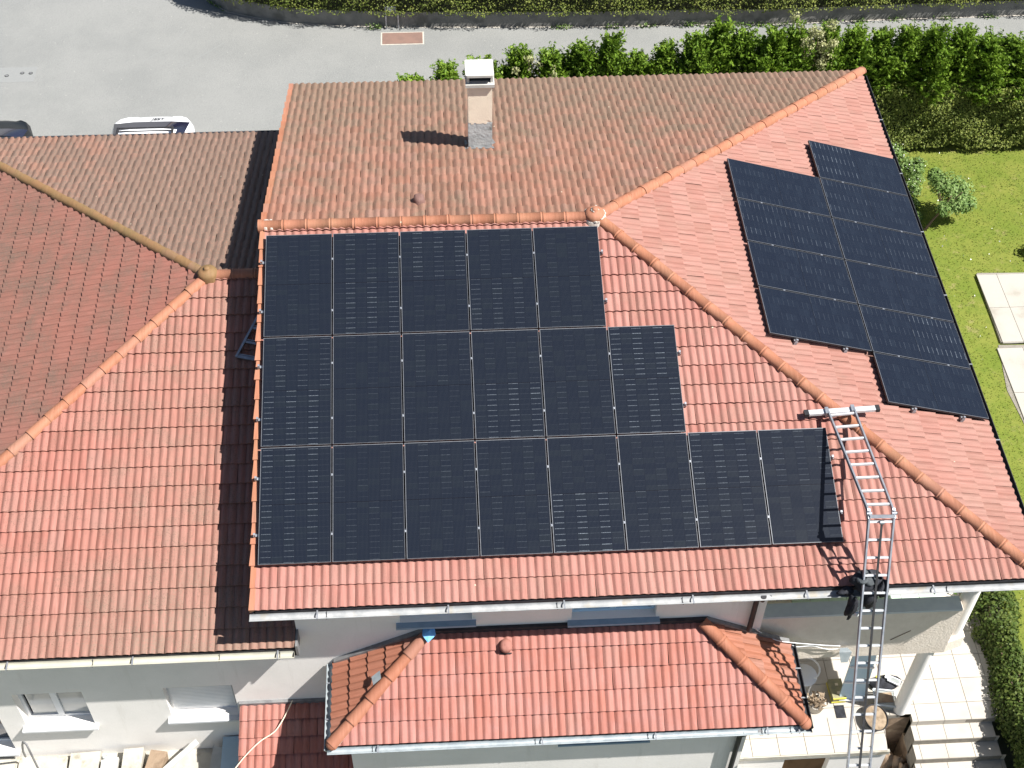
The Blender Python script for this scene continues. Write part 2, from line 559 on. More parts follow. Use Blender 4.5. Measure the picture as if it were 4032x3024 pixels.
# ------------------------------------------------------------ ground and roads
GZ, LZ, SZ = -9.1, -6.6, -5.2      # drive south, terrace and lawn, street
struct(MB().box((-150, -150, -9.6), (150, 150, GZ)).build('ground', 'yard'))
# street: one sheet north of the houses, notched for the garden
st = MB()
st.prism([(-140, 5.0, SZ), (6.3, 5.0, SZ), (6.3, 9.75, SZ), (140, 9.75, SZ), (140, 140, SZ), (-140, 140, SZ)], (0, 0, -.5))
st.prism([(-140, -5.2, SZ), (-13.2, -5.2, SZ), (-13.2, 5.0, SZ), (-140, 5.0, SZ)], (0, 0, -.5))
struct(st.build('street', 'asphalt'))
ln = MB()
ln.prism([(5.2, -2.6, LZ), (7.35, -2.6, LZ), (7.1, -9.0, LZ - .02), (60, -9, LZ - .02), (60, 9.75, LZ), (5.2, 9.75, LZ)], (0, 0, -.4))
struct(ln.build('lawn', 'lawn'))
struct(MB().box((6.3, 9.75, GZ), (140, 9.95, SZ - .004)).build('retaining_bank', 'stone'))

# curved garden wall with hedge north of the street
edge = [(-8.9, 15.2), (-8.19, 14.23), (-7.62, 13.70), (-6.94, 13.44), (-6.16, 13.19), (-4.78, 13.0), (-3.49, 12.9), (-.6, 12.79), (1.7, 12.72), (3.7, 12.72), (6.0, 12.66), (8.4, 12.74), (12.4, 12.81), (20, 12.9)]


def offset(path, d):
    out = []
    for i, p in enumerate(path):
        a, b = Vector(path[max(i - 1, 0)]), Vector(path[min(i + 1, len(path) - 1)])
        t = (b - a).normalized()
        nrm = Vector((-t.y, t.x))
        out.append(Vector(p) + nrm * d)
    return out


gw = MB()
e0, e1 = offset(edge, 0), offset(edge, .22)
for i in range(len(edge) - 1):
    a, b, c, d = e0[i], e0[i + 1], e1[i + 1], e1[i]
    gw.prism([(a.x, a.y, SZ - .05), (b.x, b.y, SZ - .05), (c.x, c.y, SZ - .05), (d.x, d.y, SZ - .05)], (0, 0, .48))
tag(gw.build('garden_wall', 'kerb'), 'long low grey concrete garden wall curving along the far side of the street', 'wall')
# kerb line at the wall foot, its sunlit look put into pale colour
ks = MB()
k0, k1 = offset(edge, -.045), offset(edge, -.004)
for i in range(len(edge) - 1):
    ks.poly([(k0[i].x, k0[i].y, SZ + .004), (k0[i + 1].x, k0[i + 1].y, SZ + .004), (k1[i + 1].x, k1[i + 1].y, SZ + .004), (k1[i].x, k1[i].y, SZ + .004)])
struct(ks.build('road_edge_strip', 'paint'))
# soil strip on top of the upper garden
ug = MB()
u0, u1 = offset(edge, .22), offset(edge, 9)
pts = [(p.x, p.y, SZ + .3) for p in u0] + [(20, 30, SZ + .3), (-14, 30, SZ + .3)]
ug.prism(pts, (0, 0, -.3))
struct(ug.build('upper_garden_ground', 'bed'))

# cover plate in the road
cp = thing('cover_plate', 'brown rectangular cover plate with a pale rim set in the grey street', 'cover plate', (-3.27, 12.4, SZ))
MB().box((-3.80, 12.14, SZ), (-2.74, 12.66, SZ + .004)).build('rim', 'paint', cp)
MB().box((-3.76, 12.175, SZ), (-2.775, 12.625, SZ + .012)).build('plate', 'iron', cp)
for i, (x, y, lb) in enumerate(((-12.65, 11.255, 'leftmost of three small round water covers in the street'), (-12.30, 11.343, 'middle one of three small round water covers in the street'), (-12.1, 11.33, 'rightmost of three small round water covers in the street'))):
    t = thing('water_cover', lb, 'cover', (x, y, SZ), 'small round covers in the street')
    MB().cyl((x, y, SZ - .01), .05, .018, 16).build('ring', 'castiron', t)
    MB().cyl((x, y, SZ), .032, .014, 14).build('lid', 'greymet', t)
MB().box((-13.6, 11.0, SZ - .02), (-11.98, 11.58, SZ + .003)).build('street_patch', 'cement')
bpy.data.objects['street_patch']['kind'] = 'structure'
M_patch = bpy.data.objects['street_patch'].data.materials
M['patch'] = pmat('asphalt_patch', (.20, .207, .203), (.225, .23, .222), 30, .9, .4, 70)
M_patch[0] = M['patch']
# thin pale scratches curving over the asphalt
sc_ = MB()
for pts in ([(-8.6, 13.0), (-8.75, 12.6), (-9.0, 12.2), (-9.3, 11.9), (-9.5, 11.7)], [(-7.6, 12.4), (-7.9, 12.1), (-8.3, 11.7), (-8.6, 11.45)]):
    for i in range(len(pts) - 1):
        a, b = Vector(pts[i]), Vector(pts[i + 1])
        nn = Vector((-(b - a).y, (b - a).x)).normalized() * .012
        sc_.poly([(*(a - nn), SZ + .003), (*(b - nn), SZ + .003), (*(b + nn), SZ + .003), (*(a + nn), SZ + .003)])
struct(sc_.build('road_scratch', 'asphalt_scratch' if 'asphalt_scratch' in M else 'patch'))
# meter box on two posts
mb = thing('meter_post', 'small grey box on two thin metal posts against the garden wall', 'post', (-3.5, 12.86, SZ))
for x in (-3.66, -3.36):
    MB().box((x - .016, 12.82, SZ), (x + .016, 12.86, SZ + .62)).build('post', 'alu', mb)
MB().box((-3.62, 12.80, SZ + .47), (-3.40, 12.90, SZ + .64)).build('box', 'greyplastic', mb)

# ------------------------------------------------------------ roofs
P = 0.2871
CP, SP = math.cos(P), math.sin(P)
EXP, TW = .325, .2445
PROF = [(0, 0), (.13, .003), (.27, .0235), (.48, .026), (.74, .017), (.91, .003), (1, 0)]
pu = [0, .013, .030, .056, .084, .106, .120, .137, .155, .184, .210, .231, TW]
ph = [0, .003, .022, .0245, .014, .003, .001, .006, .0255, .0275, .018, .004, .0]


def tile_polys(expo, g0=.0022):
    """tile in local u (right), v (down slope), w (out): smooth top strip and a front lip"""
    L = expo + .022
    us = [min(max(u, g0), TW - g0) for u in pu]
    polys = []
    for i in range(len(us) - 1):
        a, b = (us[i], ph[i]), (us[i + 1], ph[i + 1])
        polys.append((0, [(a[0], 0, a[1] - .004), (b[0], 0, b[1] - .004), (b[0], L, b[1] + .032), (a[0], L, a[1] + .032)]))
        polys.append((1, [(a[0], L, a[1] + .032), (b[0], L, b[1] + .032), (b[0], L - .004, b[1] * .9 - .001), (a[0], L - .004, a[1] * .9 - .001)]))
    if g0 > .001:
        polys.append((2, [(us[-1], 0, -.004), (us[-1], 0, -.02), (us[-1], L, -.004), (us[-1], L, .031)]))
    return polys


def clip(poly, hp):
    a, b, c = hp
    out = []
    n = len(poly)
    for i in range(n):
        p, q = poly[i], poly[(i + 1) % n]
        dp = a * p[0] + b * p[1] - c
        dq = a * q[0] + b * q[1] - c
        if dp <= 0:
            out.append(p)
        if (dp < 0 < dq) or (dq < 0 < dp):
            t = dp / (dp - dq)
            out.append(tuple(p[k] + (q[k] - p[k]) * t for k in range(3)))
    return out


CAMV = Vector(cam.location)
tile_mesh_cache = {}


class Slope:
    def __init__(s, house, O, U, V, N, hps, vend, mat, expo=EXP, skip=None, g0=.0022, u0=0.0, part='roof_slope', deck=True, label=None, vmin=0, jit=1.0):
        s.O, s.U, s.V, s.N = Vector(O), Vector(U), Vector(V), Vector(N)
        s.mat = mat
        s.expo = expo
        s.g0 = g0
        s.tiles = []
        s.jit = jit
        # deck polygon = clip a big square
        big = [(-30, -30, 0), (30, -30, 0), (30, 30, 0), (-30, 30, 0)]
        for hp in hps + [(0, 1, vend - .03), (0, -1, -vmin)]:
            big = clip(big, hp)
        m = MB()
        m.prism([s.w(*p[:2], -.028) for p in big], tuple(s.N * -.05))
        s.deck = m.build(part, 'deck', house)
        if label:
            s.deck['label'] = label
        base = tile_polys(expo)
        k = 0
        v = vend
        while v > vmin - .02:
            v0 = v - expo - .022
            # columns
            umin = min(p[0] for p in big) - TW
            umax = max(p[0] for p in big) + TW
            off = u0 + (TW / 2 if k % 2 else 0)
            i0 = int(math.floor((umin - off) / TW))
            i1 = int(math.ceil((umax - off) / TW))
            for i in range(i0, i1 + 1):
                uu = off + i * TW
                corners = [(uu, v0), (uu + TW, v0), (uu + TW, v), (uu, v)]
                hh = hps + [(0, -1, -vmin)]
                if any(all(a * c[0] + b * c[1] > cc for c in corners) for a, b, cc in hh):
                    continue
                cu, cv = uu + TW / 2, (v0 + v) / 2
                if skip and skip(cu, cv):
                    continue
                cut = any(any(a * c[0] + b * c[1] > cc for c in corners) for a, b, cc in hh)
                s.tiles.append((uu, v0, cut, k, hh))
            v -= expo
            k += 1

    def w(s, u, v, h=0.0):
        return s.O + s.U * u + s.V * v + s.N * h

    def mat4(s, u, v, h, rot):
        m = Matrix(((s.U.x, -s.V.x, s.N.x, 0), (s.U.y, -s.V.y, s.N.y, 0), (s.U.z, -s.V.z, s.N.z, 0), (0, 0, 0, 1)))
        m.translation = s.w(u, v, h)
        return m @ Matrix.Rotation(rot, 4, 'Z')


def local_mesh(polys, key_off=0):
    vs, fs, sm = [], [], []
    d = {}
    for gid, p in polys:
        if len(p) < 3:
            continue
        f = []
        for q in p:
            k = (gid, round(q[0], 5), round(q[1], 5), round(q[2], 5))
            if k not in d:
                d[k] = len(vs)
                vs.append((q[0], -q[1], q[2]))
            if not f or f[-1] != d[k]:
                f.append(d[k])
        if len(set(f)) >= 3:
            fs.append(f[::-1])
            sm.append(gid == 0)
    return vs, fs, sm


def lay_tiles(house, slopes, limit=290):
    """the nearest tiles as objects (shared mesh when whole), the rest joined"""
    allt = []
    for s in slopes:
        for t in s.tiles:
            c = s.w(t[0] + TW / 2, t[1] + s.expo / 2)
            allt.append(((c - CAMV).length, s, t))
    allt.sort(key=lambda q: q[0])
    V_, F_, MI, SM, RN = [], [], [], [], []
    mats = []
    for i, (dist, s, (uu, v0, cut, k, hps)) in enumerate(allt):
        polys = tile_polys(s.expo, s.g0)
        if cut:
            np_ = []
            loc = [(a, b, c - a * uu - b * v0) for a, b, c in hps]
            for gid, p in polys:
                for hp in loc:
                    p = clip(p, hp)
                    if len(p) < 3:
                        break
                if len(p) >= 3:
                    np_.append((gid, p))
            polys = np_
            if not polys:
                continue
        jh = random.uniform(-.003, .003) * s.jit
        jr = random.gauss(0, .008) * s.jit
        if i < limit:
            if cut:
                vs, fs, sm = local_mesh(polys)
                if not fs:
                    continue
                me = bpy.data.meshes.new('roof_tile')
                me.from_pydata(vs, [], fs)
                me.polygons.foreach_set('use_smooth', sm)
                me.materials.append(M[s.mat])
            else:
                key = (s.expo, s.mat)
                if key not in tile_mesh_cache:
                    vs, fs, sm = local_mesh(polys)
                    me = bpy.data.meshes.new('roof_tile')
                    me.from_pydata(vs, [], fs)
                    me.polygons.foreach_set('use_smooth', sm)
                    me.materials.append(M[s.mat])
                    tile_mesh_cache[key] = me
                me = tile_mesh_cache[key]
            o = bpy.data.objects.new('roof_tile', me)
            COL.objects.link(o)
            o.parent = s.deck
            o.matrix_basis = s.mat4(uu, v0, jh, jr if not cut else 0)
        else:
            vs, fs, sm = local_mesh(polys)
            mt = s.mat4(uu, v0, jh, jr if not cut else 0)
            o0 = len(V_)
            r = random.random()
            V_ += [tuple(mt @ Vector(v)) for v in vs]
            RN += [r] * len(vs)
            if s.mat not in mats:
                mats.append(s.mat)
            mi = mats.index(s.mat)
            F_ += [[j + o0 for j in f] for f in fs]
            MI += [mi] * len(fs)
            SM += sm
    me = bpy.data.meshes.new('roof_tiles')
    me.from_pydata(V_, [], F_)
    for m in mats:
        me.materials.append(M[m])
    me.polygons.foreach_set('material_index', MI)
    me.polygons.foreach_set('use_smooth', SM)
    at = me.attributes.new('trnd', 'FLOAT', 'POINT')
    at.data.foreach_set('value', RN)
    me.update()
    o = link('roof_tiles', me, house)
    o['kind'] = 'stuff'
    print('tiles', house.name, len(allt))


# panel arrays
CW, RH = 1.055, 1.8095
AX0, AS0 = -5.2686, .2315
ET0, EY0 = 2.6193, 3.1771
SROWS = [5, 6, 8]
E0R, E1R = (1, 5), (0, 6)


def skipS(u, v):
    return any(AX0 + .12 < u < AX0 + n * CW - .3 and AS0 + r * RH + .42 < v < AS0 + (r + 1) * RH - .35 for r, n in enumerate(SROWS))


def skipE(u, v):
    return any(EY0 - b * CW + .35 < u < EY0 - a * CW - .35 and ET0 + c * RH + .45 < v < ET0 + (c + 1) * RH - .35 for c, (a, b) in enumerate((E0R, E1R)))


main = thing('main_house', 'large house whose red tiled roof carries the black solar panels', 'house', (0, 0, GZ))
VE = 6.283
mS = Slope(main, (0, 0, 0), (1, 0, 0), (0, -CP, -SP), (0, -SP, CP), [(-1, 0, 5.30), (1, -CP, 0)], VE, 'tileS', skip=skipS, u0=.02)
mN = Slope(main, (0, 0, 0), (-1, 0, 0), (0, CP, -SP), (0, SP, CP), [(1, 0, 5.30), (-1, -CP, 0)], VE, 'tileN', u0=.05)
mE = Slope(main, (0, 0, 0), (0, 1, 0), (CP, 0, -SP), (SP, 0, CP), [(1, -CP, 0), (-1, -CP, 0)], VE, 'tileE', skip=skipE, u0=0)
AP = R(29)
ca, sa = math.cos(AP), math.sin(AP)
AV = 1.60
aS = Slope(main, (0, -5.775, -2.92), (1, 0, 0), (0, -ca, -sa), (0, -sa, ca), [(1, -ca, 1.26), (-1, -ca, 2.96)], AV, 'tileA', expo=.318, u0=.06)
aE = Slope(main, (1.26, -5.775, -2.92), (0, 1, 0), (ca, 0, -sa), (sa, 0, ca), [(1, 0, 0), (-1, -ca, 0)], AV - .01, 'tileAE', expo=.318)
aW = Slope(main, (-2.96, -5.775, -2.92), (0, -1, 0), (-ca, 0, -sa), (-sa, 0, ca), [(-1, 0, 0), (1, -ca, 0)], AV - .01, 'tileAE', expo=.318)
lay_tiles(main, [mS, mN, mE, aS, aE, aW], 295)

BX, BY, BZ = -6.345, -.02, -1.03
left = thing('neighbour_house', 'lower adjoining house at left with a weathered hipped tile roof', 'house', (-9, 0, GZ))
XR = 1.50
lS = Slope(left, (BX, BY, BZ), (1, 0, 0), (0, -CP, -SP), (0, -SP, CP), [(1, 0, XR), (-1, -CP, 0)], 6.275, 'tileLS', u0=.1)
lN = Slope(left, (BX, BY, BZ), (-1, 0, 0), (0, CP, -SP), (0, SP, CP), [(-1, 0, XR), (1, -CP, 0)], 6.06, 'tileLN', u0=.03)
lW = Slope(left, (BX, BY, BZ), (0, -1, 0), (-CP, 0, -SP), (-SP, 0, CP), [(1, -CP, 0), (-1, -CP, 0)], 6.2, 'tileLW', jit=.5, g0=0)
lP = Slope(left, (0, -5.79, -4.87), (1, 0, 0), (0, -CP, -SP), (0, -SP, CP), [(1, 0, -3.62), (-1, 0, 5.93)], 1.62, 'tileA', expo=.27, u0=-5.93)
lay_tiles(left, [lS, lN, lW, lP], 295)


# ridge and hip caps
def cap_mesh(L, r0, r1, collar=True, dbl=False):
    m = MB()
    n = 8

    def ring(x, r, lift=0):
        return [(x, r * math.cos(math.pi * k / n) * 1.0, r * math.sin(math.pi * k / n) * .86 + lift) for k in range(n + 1)]
    secs = [(0, r0), (L * .84, r1), (L * .85, r1 + .007), (L * .885, r1 + .008), (L * .89, r1 + .002), (L * .93, r1 + .002), (L * .935, r1 + .009), (L, r1 + .009)] if collar else [(0, r0), (L, r1)]
    vs, fs = [], []
    for x, r in secs:
        vs += ring(x, r)
    for i in range(len(secs) - 1):
        for k in range(n):
            a = i * (n + 1) + k
            fs.append((a, a + 1, a + n + 2, a + n + 1))
    m.add(vs, fs, 0, True)
    # end thickness
    e = ring(L, r1 + (.009 if collar else 0))
    e2 = ring(L, r1 - .004)
    m.add(e + e2, [(k, k + 1, n + 2 + k, n + 1 + k) for k in range(n)])
    return m


def caps(house, p, q, L, r, mat, lift, name='ridge_tile', collar=True, jitter=.004, taper=1.16):
    """tiles laid from p to q (collar end toward q)"""
    p, q = Vector(p), Vector(q)
    d = (q - p)
    n = max(1, round(d.length / L))
    step = d.length / n
    me = cap_mesh(step + .012, r, r * (1.02 if collar else taper), collar).mesh(name, mat)
    x = d.normalized()
    z = (Vector((0, 0, 1)) - x * x.z).normalized()
    y = z.cross(x)
    for i in range(n):
        m = Matrix(((x.x, y.x, z.x, 0), (x.y, y.y, z.y, 0), (x.z, y.z, z.z, 0), (0, 0, 0, 1)))
        m.translation = p + x * step * i + z * (lift + random.uniform(-jitter, jitter))
        m = m @ Matrix.Rotation(random.gauss(0, .012), 4, 'Z') @ Matrix.Rotation(-.012 if not collar else 0, 4, 'Y')
        o = bpy.data.objects.new(name, me)
        COL.objects.link(o)
        o.parent = house
        o.matrix_parent_inverse = Matrix.Translation(-wloc(house))
        o.matrix_basis = m


caps(main, (-5.36, 0, .0), (-.10, 0, .0), .372, .098, 'ridge', .012)
hN, hS_ = (6.05, 6.05, -6.05 * SP / CP), (6.05, -6.05, -6.05 * SP / CP)
caps(main, hN, (.09, .09, -.03), .372, .098, 'ridge', .016)
caps(main, (.09, -.09, -.03), hS_, .372, .098, 'ridge', .016)
caps(left, (BX - .04, BY - .04, BZ - .02), (BX - 6.0, BY - 6.0, BZ - 6.0 * SP / CP), .372, .088, 'ridge', .014, collar=False)
caps(left, (BX - .04, BY + .04, BZ - .02), (BX - 6.0, BY + 6.0, BZ - 6.0 * SP / CP), .372, .088, 'ridgeold', .014, collar=False, taper=1.11)
caps(left, (BX + .05, BY, BZ), (BX + 1.5, BY, BZ), .4, .096, 'ridge', .012)
ak = math.tan(AP)
caps(main, (-2.90, -5.84, -2.90), (-2.96 - 1.38, -5.775 - 1.38, -2.92 - 1.38 * ak), .40, .082, 'ridgenew', .026, collar=False, taper=1.24)
caps(main, (1.20, -5.84, -2.90), (1.26 + 1.38, -5.775 - 1.38, -2.92 - 1.38 * ak), .40, .098, 'ridgenew', .022)
# pale mortar bedding under the bay hips
for sx, xx in ((-1, -2.96), (1, 1.26)):
    m = MB()
    m.bar((xx + sx * .2, -5.775 - .27, -2.92 - .2 * ak + .02), (xx + sx * 1.31, -5.775 - 1.41, -2.92 - 1.33 * ak + .012), .05, .03)
    m.build('mortar_bed', 'mortar', main)


def round_end(house, c, d, r, mat):
    m = MB()
    vs, fs = [], []
    d = Vector(d).normalized()
    z = (Vector((0, 0, 1)) - d * d.z).normalized()
    y = z.cross(d)
    c = Vector(c)
    for i in range(5):
        t = i / 4 * math.pi / 2
        for k in range(9):
            a = math.pi * k / 8
            vs.append(c + d * math.sin(t) * r + (y * math.cos(a) + z * math.sin(a) * .86) * r * math.cos(t))
    for i in range(4):
        for k in range(8):
            fs.append((i * 9 + k, i * 9 + k + 1, (i + 1) * 9 + k + 1, (i + 1) * 9 + k))
    m.add(vs, fs, 0, True)
    m.build('hip_end', mat, house)


round_end(main, (2.64, -7.155, -3.685 + .022), (1, -1, -.55), .115, 'ridgenew')
round_end(main, (-4.34, -7.155, -3.685 + .022), (-1, -1, -.55), .10, 'ridgenew')
round_end(main, (hN[0], hN[1], hN[2] + .016), (1, 1, -.3), .105, 'ridge')
round_end(main, (hS_[0], hS_[1], hS_[2] + .016), (1, -1, -.3), .105, 'ridge')


def finial(house, c, mat, mort=True):
    m = MB()
    m.lathe(c, [(.165, -.09), (.168, .04), (.15, .085), (.10, .115), (.05, .125), (.05, .15), (.035, .165), (0, .168)], 20)
    o = m.build('apex_cap', mat, house)
    if mort:
        mm = MB()
        mm.lathe((c[0], c[1], c[2] - .02), [(.20, -.08), (.185, .01), (.168, .03)], 20)
        for a0, a1, rr, zz in ((-60, 100, .165, .045), (110, 200, .16, .03), (-100, -70, .168, .01), (0, 250, .055, .125)):
            aa = np.linspace(R(a0), R(a1), 16)
            mm.tube([(c[0] + math.cos(a) * rr * random.uniform(.93, 1.05), c[1] + math.sin(a) * rr * random.uniform(.93, 1.05), c[2] + zz + random.uniform(-.01, .012)) for a in aa], [random.uniform(.006, .022) for _ in aa], 6)
        mm.build('mortar', 'mortar', house)


finial(main, (-.02, 0, .03), 'ridge')
finial(left, (BX, BY, BZ + .03), 'ridgeold', False)
# mortar blob at the west end of the main ridge, clay end disc
m = MB()
m.tube([(-5.40, 0, .012), (-5.335, 0, .012)], .108, 14)
m.build('ridge_end', 'ridge', main)
m = MB()
for k in range(22):
    x, y = random.uniform(-5.40, -5.12), random.uniform(-.11, .13)
    if abs(y) < .04 and x > -5.3:
        continue
    m.lathe((x, y, .078 - abs(y) * .42), [(.034, -.03), (.026, .004), (.012, .010), (0, .011)], 7, sx=random.uniform(.6, 1.6), sy=random.uniform(.6, 1.4))
m.build('mortar', 'mortar', main)

# verge tiles along the west gable of the main roof
for s, sg in ((mS, 1), (mN, -1)):
    me = None
    L = EXP + .03
    for k in range(20):
        v = VE - k * EXP
        if v < .15:
            break
        if me is None:
            m = MB()
            # plate narrows toward the upper end; side flange hangs down
            for a, b, h0, h1 in ((-.050, .040, .028, .050),):
                m.add([(a + .018, 0, h0), (b, 0, h0), (b, -L, h1), (a, -L, h1), (a + .018, 0, -.11), (a, -L, -.10), (b, -L, h1 - .03), (b, 0, h0 - .03)],
                      [(0, 3, 2, 1), (0, 4, 5, 3), (3, 5, 6, 2), (1, 2, 6, 7)])
            me = m.mesh('verge_tile', 'ridge')
        uu = -5.335 if sg == 1 else 5.335
        mt = s.mat4(uu, v - L, 0, 0)
        if sg == -1:
            mt = mt @ Matrix.Diagonal((-1, 1, 1, 1))
        o = bpy.data.objects.new('verge_tile', me)
        COL.objects.link(o)
        o.parent = main
        o.matrix_parent_inverse = Matrix.Translation(-wloc(main))
        o.matrix_basis = mt @ Matrix.Rotation(random.gauss(0, .02), 4, 'Z')

# ------------------------------------------------------------ walls
WY = -5.77


def wall_y(y, x0, x1, z0, z1, holes, th=.25, m=None, mi=0):
    """wall in the plane y facing south with rectangular openings (reveals included)"""
    m = m or MB()
    xs = sorted({x0, x1, *[h[0] for h in holes], *[h[1] for h in holes]})
    zs = sorted({z0, z1, *[h[2] for h in holes], *[h[3] for h in holes]})
    for i in range(len(xs) - 1):
        for j in range(len(zs) - 1):
            cx, cz = (xs[i] + xs[i + 1]) / 2, (zs[j] + zs[j + 1]) / 2
            if any(h[0] < cx < h[1] and h[2] < cz < h[3] for h in holes):
                continue
            m.poly([(xs[i], y, zs[j]), (xs[i + 1], y, zs[j]), (xs[i + 1], y, zs[j + 1]), (xs[i], y, zs[j + 1])], mi)
    for a, b, c, d in holes:
        y2 = y + th
        m.poly([(a, y, c), (a, y, d), (a, y2, d), (a, y2, c)], mi)
        m.poly([(b, y, c), (b, y2, c), (b, y2, d), (b, y, d)], mi)
        m.poly([(a, y, d), (b, y, d), (b, y2, d), (a, y2, d)], mi)
        m.poly([(a, y, c), (a, y2, c), (b, y2, c), (b, y, c)], mi)
    return m


MW = [(-3.30, -2.24, -2.66, -1.93), (-.76, .50, -2.79, -1.93)]
AWN = []
m = wall_y(WY, -4.83, 2.15, GZ - .2, -1.84, MW)
m.poly([(-4.83, WY, GZ), (-4.83, WY, -1.84), (-4.83, 5.5, -1.84), (-4.83, 5.5, GZ)])
m.poly([(-4.83, WY, -1.84), (-4.83, 5.5, -1.84), (-4.83, 0, -.12)])
m.poly([(-4.83, 5.5, GZ), (-4.83, 5.5, -1.84), (5.4, 5.5, -1.84), (5.4, 5.5, GZ)])
m.poly([(5.4, 5.5, GZ), (5.4, 5.5, -1.84), (5.4, -3.9, -1.84), (5.4, -3.9, GZ)])
m.poly([(2.15, -3.9, GZ), (2.15, -3.9, -1.84), (5.4, -3.9, -1.84), (5.4, -3.9, GZ)])
m.poly([(2.15, WY, GZ), (2.15, WY, -1.84), (2.15, -3.9, -1.84), (2.15, -3.9, GZ)])
m.build('wall', 'wall', main)
AY = -7.08
m = wall_y(AY, -4.10, 1.85, GZ - .2, -3.80, AWN)
m.poly([(-4.10, AY, GZ), (-4.10, AY, -3.8), (-4.10, WY, -3.8), (-4.10, WY, GZ)])
m.poly([(1.85, AY, GZ), (1.85, AY, -3.8), (1.85, WY, -3.8), (1.85, WY, GZ)])
m.build('bay_wall', 'wall', main)
# soffits under the eaves
m = MB()
m.box((-5.32, -6.0, -1.87), (6.0, WY, -1.845))
m.box((2.15, WY, -1.875), (6.0, -3.9, -1.85))
m.box((5.4, -3.9, -1.87), (6.0, 6.0, -1.845))
m.build('soffit', 'wall', main)
m = MB()
m.box((-5.34, 6.0, -1.90), (6.03, 6.03, -1.76))
m.box((6.02, -6.0, -1.93), (6.06, 6.03, -1.79))
m.build('fascia', 'fascia', main)
m = MB()
m.prism([(-5.335, -6.02, -1.84), (-5.335, 0, -.055), (-5.335, 6.02, -1.84), (-5.335, 6.02, -1.98), (-5.335, 0, -.20), (-5.335, -6.02, -1.98)], (.03, 0, 0))
m.build('barge_board', 'fascia', main)
m = MB()
m.box((-5.30, -6.026, -2.0), (6.0, -6.002, -1.80))  # board added to stop sunlight leaking between tiles and gutter
m.build('fascia', 'fascia', main)

LW = [(-9.36, -8.29, -5.30, -4.28), (-7.05, -5.98, -5.22, -4.28), (-11.3, -9.72, -6.05, -4.28)]
m = wall_y(WY, -12.0, -4.83, GZ - .2, -2.86, LW, .27)
m.poly([(-12, WY, GZ), (-12, WY, -2.86), (-12, 5.4, -2.86), (-12, 5.4, GZ)])
m.poly([(-12, 5.4, GZ), (-12, 5.4, -2.8), (-4.84, 5.4, -2.8), (-4.84, 5.4, GZ)])
m.build('wall', 'wall', left)
m = MB()
m.box((-12.3, -6.0, -2.90), (-4.84, WY, -2.875))
m.build('soffit', 'wall', left)
m = MB()
m.box((-12.4, BY + 5.80, -2.85), (-4.84, BY + 5.84, -2.70))
m.build('fascia', 'fascia', left)
m = MB()
m.box((-12.3, -6.036, -3.02), (-4.84, -6.012, -2.83))  # added strip that closes the light gap behind the lower gutter
m.build('fascia', 'fascia', left)
# dark closing board at the right end of the lower eave
m = MB()
m.box((-4.835, -6.06, -2.99), (-4.80, -5.775, -2.72))
m.build('closing_board', 'greymet', left)


# gutters
def gutter_mesh(a, b, r, side, mats, th=.006, close=True):
    """half round trough from a to b; side = horizontal unit pointing outward"""
    a, b = Vector(a), Vector(b)
    sd_ = Vector(side)
    m = MB()
    n = 9
    vs = []
    for p in (a, b):
        for rr in (r, r - th):
            for k in range(n + 1):
                t = math.pi * k / n
                vs.append(p + sd_ * (-math.cos(t) * rr) + Vector((0, 0, -math.sin(t) * rr)))
    q = n + 1
    fs = []
    for k in range(n):
        fs.append((k, k + 1, 2 * q + k + 1, 2 * q + k))
        fs.append((q + k + 1, q + k, 3 * q + k, 3 * q + k + 1))
    m.add(vs, fs, 0, True)
    # rolled outer lip
    for s_ in (1,):
        m.tube([a + sd_ * r * s_, b + sd_ * r * s_], .009, 6)
    if close:
        for p in (a, b):
            m.poly([p + sd_ * (-math.cos(math.pi * k / n) * r) + Vector((0, 0, -math.sin(math.pi * k / n) * r)) for k in range(n + 1)])
    return m


def gutter(house, a, b, r, side, mat, brackets, joints, name='gutter'):
    gt = gutter_mesh(a, b, r, side, mat).build(name, mat, house)
    a, b, sd_ = Vector(a), Vector(b), Vector(side)
    d = (b - a).normalized()
    for t in brackets:
        p = a + d * t
        m = MB()
        m.bar(p - sd_ * (r + .03) + Vector((0, 0, .012)), p + sd_ * (r + .008) + Vector((0, 0, .006)), .022, .005)
        pts = [p + sd_ * (-math.cos(math.pi * k / 6) * (r + .004)) + Vector((0, 0, -math.sin(math.pi * k / 6) * (r + .004))) for k in range(7)]
        for k in range(6):
            m.bar(pts[k], pts[k + 1], .022, .004, up=d)
        o = m.build('bracket', 'alu', None)
        o.parent = gt
    for t in joints:
        p = a + d * t
        m = MB()
        for rr in (r - .010, r + .003):
            pts = [p + sd_ * (-math.cos(math.pi * k / 8) * rr) + Vector((0, 0, -math.sin(math.pi * k / 8) * rr)) for k in range(9)]
            for k in range(8):
                m.bar(pts[k], pts[k + 1], .018, .004, up=d)
        o = m.build('joint', 'rubber', None)
        o.parent = gt
    return gt


